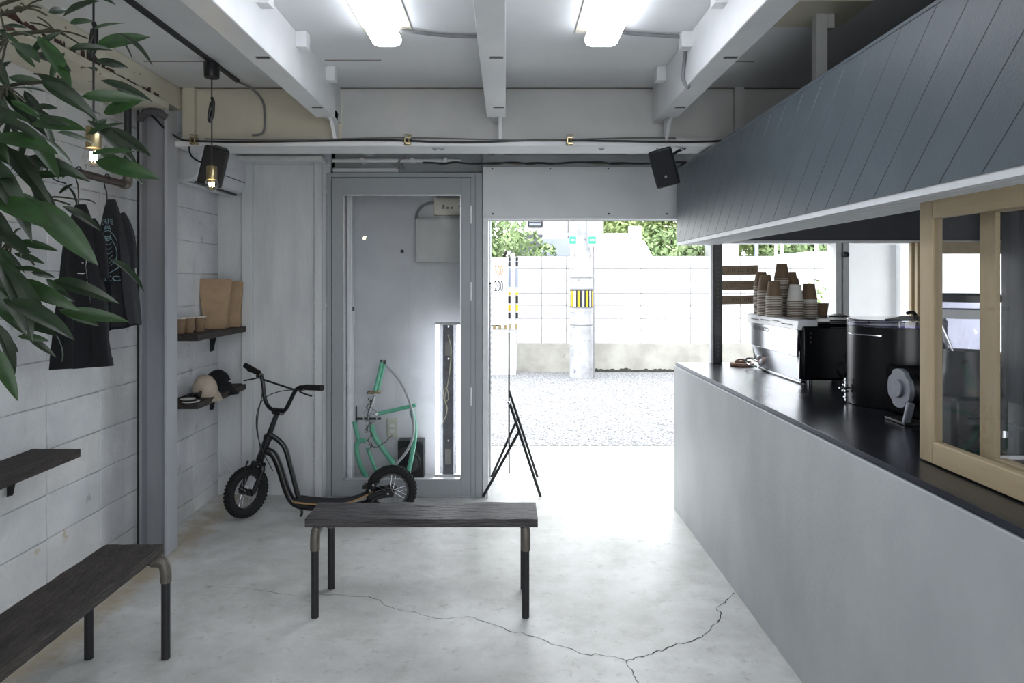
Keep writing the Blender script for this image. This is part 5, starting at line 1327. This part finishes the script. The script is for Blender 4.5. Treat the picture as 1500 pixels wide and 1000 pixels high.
for k in range(9):
    a0 = -PI*.98+k*PI*.115
    m = MB(); m.lathe([(.178,z0+.01),(.1795,z0+.01),(.1785,z1-.01),(.177,z1-.01),(.178,z0+.01)], pc, 3, 'z', a0, a0+.2); m.build('stripe', M_yellow if k % 2 else M_white_enamel, up)
for zz in (P(0,407,10.2).z, z0-.01, z1+.01, P(0,477,10.2).z):
    MB().lathe([(.175,zz),(.179,zz),(.179,zz+.012),(.175,zz+.012)], pc, 32).build('strap', M_cable_g, up)
MB().tube([(pc.x+.17, 10.24, 0), (pc.x+.165, 10.24, 2.1), (pc.x+.15,10.27,4.4)], .014, 8).build('pole_conduit', M_cable_g, up)
for (a, b) in ((833,845),(861,874)):
    p0 = P(a, 362, 10.18); p1 = P(b, 320, 10.18)
    box(p0.x, p1.x, 10.17, 10.19, p0.z, p1.z+.5).build('notice_panel', M_white_enamel, up, bevel=.015)
    q0 = P(a+1, 357, 10.165); q1 = P(b-1, 346, 10.165); box(q0.x, q1.x, 10.164, 10.170, q0.z, q1.z).build('green_field', M_green_s, up)
    box(q0.x+.02, q1.x-.02, 10.163, 10.165, (q0.z+q1.z)/2-.008, (q0.z+q1.z)/2+.008).build('white_line', M_white_enamel, up)

# parking price sign
pk = thing('parking_price_sign', 'white parking sign reading 500 and 200 beyond the doorway', 'sign', (-.1, 10.5, .7))
a = P(700, 476, 10.45); b = P(744, 377, 10.45)
box(a.x, b.x, 10.44, 10.48, a.z, b.z).build('panel', M_white_enamel, pk, bevel=.01)
for (txt, py, M) in (('500', 397, M_orange), ('200', 419.5, M_dkletter)):
    vs_, fs = text_mesh(txt, .225, .002)
    m = MB(); q = P(730.5, py, 10.43); m.T = Matrix.Translation(q) @ Matrix.Diagonal((.42,1,1,1)) @ Matrix.Rotation(PI/2,4,'X'); m.add(vs_, fs); m.build('lettering', M, pk, smooth=False)
m = MB()
for py in (450, 455, 460, 465): q0 = P(703,py+.6,10.43); q1 = P(741,py,10.43); m.box(q0.x,q1.x,10.434,10.439,q0.z,q1.z)
m.build('text_lines', mat('pale blue lines', '9db0cc', rough=.7), pk)
for px in (751, 704): q = P(px,0,10.46); box(q.x-.03,q.x+.03,10.50,10.56,.70,P(0,371,10.46).z).build('post', M_white_enamel, pk, bevel=.005)
fe = thing('slatted_fence', 'dark fence strips with yellow bands beside the parking sign', 'fence', (.07, 10.6, .7))
for (px0, px1) in ((744.5,748),(755.5,759)):
    for (y0,y1,M) in ((377,382,M_dkletter),(383,390,M_dkletter),(393,420,M_ogrey),(428,432,M_yellow),(434,444,M_dkletter),(446,455,M_yellow),(458,466,M_dkletter)):
        q0 = P(px0,y1,10.62); q1 = P(px1,y0,10.62); box(q0.x,q1.x,10.60,10.64,q0.z,q1.z).build('slat', M, fe)
q0 = P(744,480,10.65); q1 = P(759,376,10.65); box(q0.x,q1.x,10.65,10.68,q0.z,q1.z).build('frame', M_white_enamel, fe)
m = MB()
for k in range(5):
    q = P(722+k*8, 482, 10.58); m.box(q.x,q.x+.045,10.55,10.6,.7,.78)
m.build('foot_blocks', mat('tan blocks', '8f7f5c', rough=.8), fe)

# houses behind
hs = thing('white_house', 'white two-storey house behind the street wall, left of the pole', 'house', (1.0, 18, 0))
Yh = 18.0
a = P(757,0,Yh); b = P(884,0,Yh)
box(a.x, b.x, Yh, Yh+1.5, 0, 7).build('wall', M_owhite, hs)
q0 = P(773,333,Yh-.06); q1 = P(795,318,Yh-.06); w = box(q0.x,q1.x,Yh-.06,Yh,q0.z,q1.z+.9).build('window', M_dkletter, hs)
box(q0.x+.04,q1.x-.04,Yh-.08,Yh-.06,q0.z+.05,q1.z+.8).build('pane', M_ogrey, w)
for k in range(5): box(q0.x,q1.x,Yh-.10,Yh-.08,q0.z+.06*k*2,q0.z+.06*k*2+.03).build('railing', M_screw, w)
q0 = P(832,352,Yh-.06); q1 = P(835.5,320,Yh-.06); w = box(q0.x,q1.x,Yh-.06,Yh,q0.z,q1.z+.9).build('window', M_dkletter, hs)
q = P(0,343,Yh).z; box(q0.x,q1.x,Yh-.08,Yh-.05,q-.03,q+.03).build('transom', M_owhite, w)
q0 = P(818,0,Yh-.4); box(q0.x-.07,q0.x+.07,Yh-.45,Yh-.3,0,7).build('downpipe', M_owhite, hs)
bw = thing('brick_wall', 'grey brick garden wall under the white house', 'wall', (1, 16, 0))
Yb = 16.0; q0 = P(748,376,Yb); q1 = P(793,347,Yb)
box(q0.x,q1.x,Yb+.02,Yb+.2,0,q1.z).build('core', MATS['mortar joint'], bw)
box(q0.x-.03,q1.x+.03,Yb-.03,Yb+.22,q1.z,q1.z+.06).build('coping', M_obrick, bw)
rows = 7; hgt = .13
pb = None
for r in range(rows):
    z = q1.z-.01-hgt*(r+1); nx = 5
    for c in range(nx+1):
        w_ = (q1.x-q0.x)/nx; x0_ = q0.x+(c-.5*(r % 2))*w_; x1_ = min(x0_+w_-.012, q1.x); x0_ = max(x0_, q0.x)
        if x1_-x0_ < .05: continue
        box(x0_,x1_,Yb,Yb+.02,z,z+hgt-.012).build('brick', M_obrick, bw)
q0 = P(794,376,16.4); q1 = P(837,349,16.4)
tag(box(q0.x,q1.x+.3,16.4,16.45,0,q1.z).build('panel_fence', M_ogrey, None, (q0.x,16.4,0)), 'plain grey-blue fence panel right of the grey brick wall', 'fence')

def van(name, x0, Y, L_, ztop, lbl, zr=0):
    t = thing(name, lbl, 'van', (x0+L_/2, Y, 0))
    pr = [(x0,.35),(x0,ztop-.5),(x0+.15,ztop-.12),(x0+.5,ztop),(x0+L_*.62,ztop),(x0+L_*.8,ztop-.16),(x0+L_*.93,ztop-.55),(x0+L_,ztop-1.1),(x0+L_,.35)]
    m = MB(); m.prism(pr, Y, Y+1.7, 'y'); m.build('body', M_owhite, t, bevel=.08, seg=3)
    box(x0+.3, x0+L_*.72, Y-.012, Y, ztop-.95, ztop-.45).build('side_window', M_dkletter, t)
    for xx in (x0+.5, x0+L_-.6):
        MB().cyl((xx, Y-.05, .32), .32, .22, 24, 'y').build('tire', M_rubber, t)
    return t
a = P(850,0,13); b = P(966,0,13)
van('parked_van', a.x, 13.0, b.x-a.x+.05, P(0,341,13).z, 'white parked van behind the street wall, right of the pole')
a = P(1150,0,13); van('parked_van', a.x, 13.0, 2.6, P(0,368,13).z, 'white parked van seen over the wall through the street window')
t = thing('notice_tower', 'white notice board rising behind the street wall beside the trees', 'sign', (2.3,12.3,0))
a = P(921,376,12.3); b = P(940,331,12.3)
box(a.x,b.x,12.3,12.36,0,b.z).build('panel', M_white_enamel, t, bevel=.01)
for r in range(6):
    for c in range(3):
        q = P(924+c*6, 337+r*6, 12.29); box(q.x-.02,q.x+.02,12.288,12.3,q.z-.01,q.z+.01).build('mark', M_plastic_w, t)
a = P(898,0,22); b = P(912,0,22)
tag(box(a.x,b.x,22,23,0,P(0,322,22).z).build('red_house', M_redbrown, None, (a.x,22,0)), 'red brown house end glimpsed between the trees above the van', 'house')
for k, (px, w_) in enumerate(((1068,6),(1075,9),(1138,2),(1147,2),(1198,3))):
    q = P(px,0,15); tag(box(q.x-w_*.0075,q.x+w_*.0075,15,15.1,0,4).build('white_pole', M_owhite, None, (q.x,15,0)), 'white pole behind the street wall, '+['leftmost, beside the black post','wide one second from the left','thin one left of the tree trunk gap','thin one just right of its twin','single one nearest the window frame'][k], 'pole', 'white poles behind the street wall')
q = P(1109,0,15); tag(box(q.x-.03,q.x+.03,15,15.06,0,4).build('blue_pole', mat('pale blue pole', '9db8cf', rough=.6), None, (q.x,15,0)), 'pale blue pole standing among the trees behind the street wall', 'pole')
q0 = P(1067,0,17); tag(box(q0.x-.3,P(1082,0,17).x,17,18,0,5).build('white_annex', M_owhite, None, (q0.x,17,0)), 'white building edge just right of the black counter post', 'building')

random.seed(21)
def tree(cx_, cy_, zc, rx, ry, rz, n, M, lbl, trunk=True, leafs=.09):
    t = thing('tree', lbl, 'tree', (cx_,cy_,0), 'trees behind the street wall')
    m = MB(); vs_ = []; fs = []
    clumps = [(random.gauss(0,.45), random.gauss(0,.45), random.gauss(0,.45), random.uniform(.15,.35)) for _ in range(34)]
    for i in range(n):
        c = random.choice(clumps)
        d = Vector((random.gauss(0,1),random.gauss(0,1),random.gauss(0,1))).normalized()
        p = Vector((cx_+rx*(c[0]+c[3]*d.x), cy_+ry*(c[1]+c[3]*d.y), zc+rz*(c[2]+c[3]*d.z)))
        if p.z < .2: continue
        u = (Vector((random.uniform(-1,1),random.uniform(-1,1),random.uniform(-1,1)))).normalized(); w = u.cross(d+Vector((.01,.02,.3))).normalized()
        s = leafs*random.uniform(.6,1.3); k = len(vs_)
        vs_ += [p-u*s, p+w*s*.45, p+u*s, p-w*s*.45]; fs.append((k,k+1,k+2,k+3))
    m.add(vs_, fs); f = m.build('foliage', M, t, smooth=False); f['kind'] = 'stuff'
    m = MB(); m.tube(smoothpts([(cx_,cy_,0),(cx_+.1,cy_,zc*.5),(cx_-.05,cy_,zc)]), .12, 10, r2=.05)
    for k in range(4):
        a = random.uniform(0,6.28); m.tube(smoothpts([(cx_,cy_,zc*.6),(cx_+.3*rx*math.cos(a),cy_+.3*ry*math.sin(a),zc),(cx_+.6*rx*math.cos(a),cy_+.6*ry*math.sin(a),zc+rz*.3)]), .05, 6, r2=.015)
    m.build('trunk', M_trunk, t)
q = P(722,0,13.5); tree(q.x, 13.6, 2.1, .95, .8, 1.0, 5200, M_tree2, 'loose green shrub left of the white house above the parking sign', leafs=.06)
q = P(945,0,20); tree(q.x, 20, 2.9, 2.0, 1.8, 1.7, 9000, M_tree, 'leafy green tree directly behind the white notice board')
q = P(985,0,18); tree(q.x, 18, 2.1, 1.4, 1.3, 1.5, 6500, M_tree2, 'green bush at the right edge of the doorway view')
q = P(900,0,24); tree(q.x, 24, 4.0, 2.0, 1.8, 1.9, 6000, M_tree, 'far green tree above the white van')
q = P(1115,0,20); tree(q.x, 20, 2.9, 2.2, 1.6, 1.6, 9000, M_tree, 'green tree seen through the street window, left of the bare trunks')
q = P(1165,0,20); tree(q.x, 21, 2.9, 1.8, 1.6, 1.7, 8000, M_tree, 'green tree seen through the street window, above the second van')
q = P(1210,0,18); tree(q.x, 19, 2.6, 1.6, 1.4, 1.6, 6500, M_tree2, 'green bush seen next to the street window frame')
q = P(1230,0,9.0); tree(q.x-.25, 9.0, .75, .45, .4, .55, 900, M_tree2, 'small street shrub low beside the street window frame', leafs=.045)
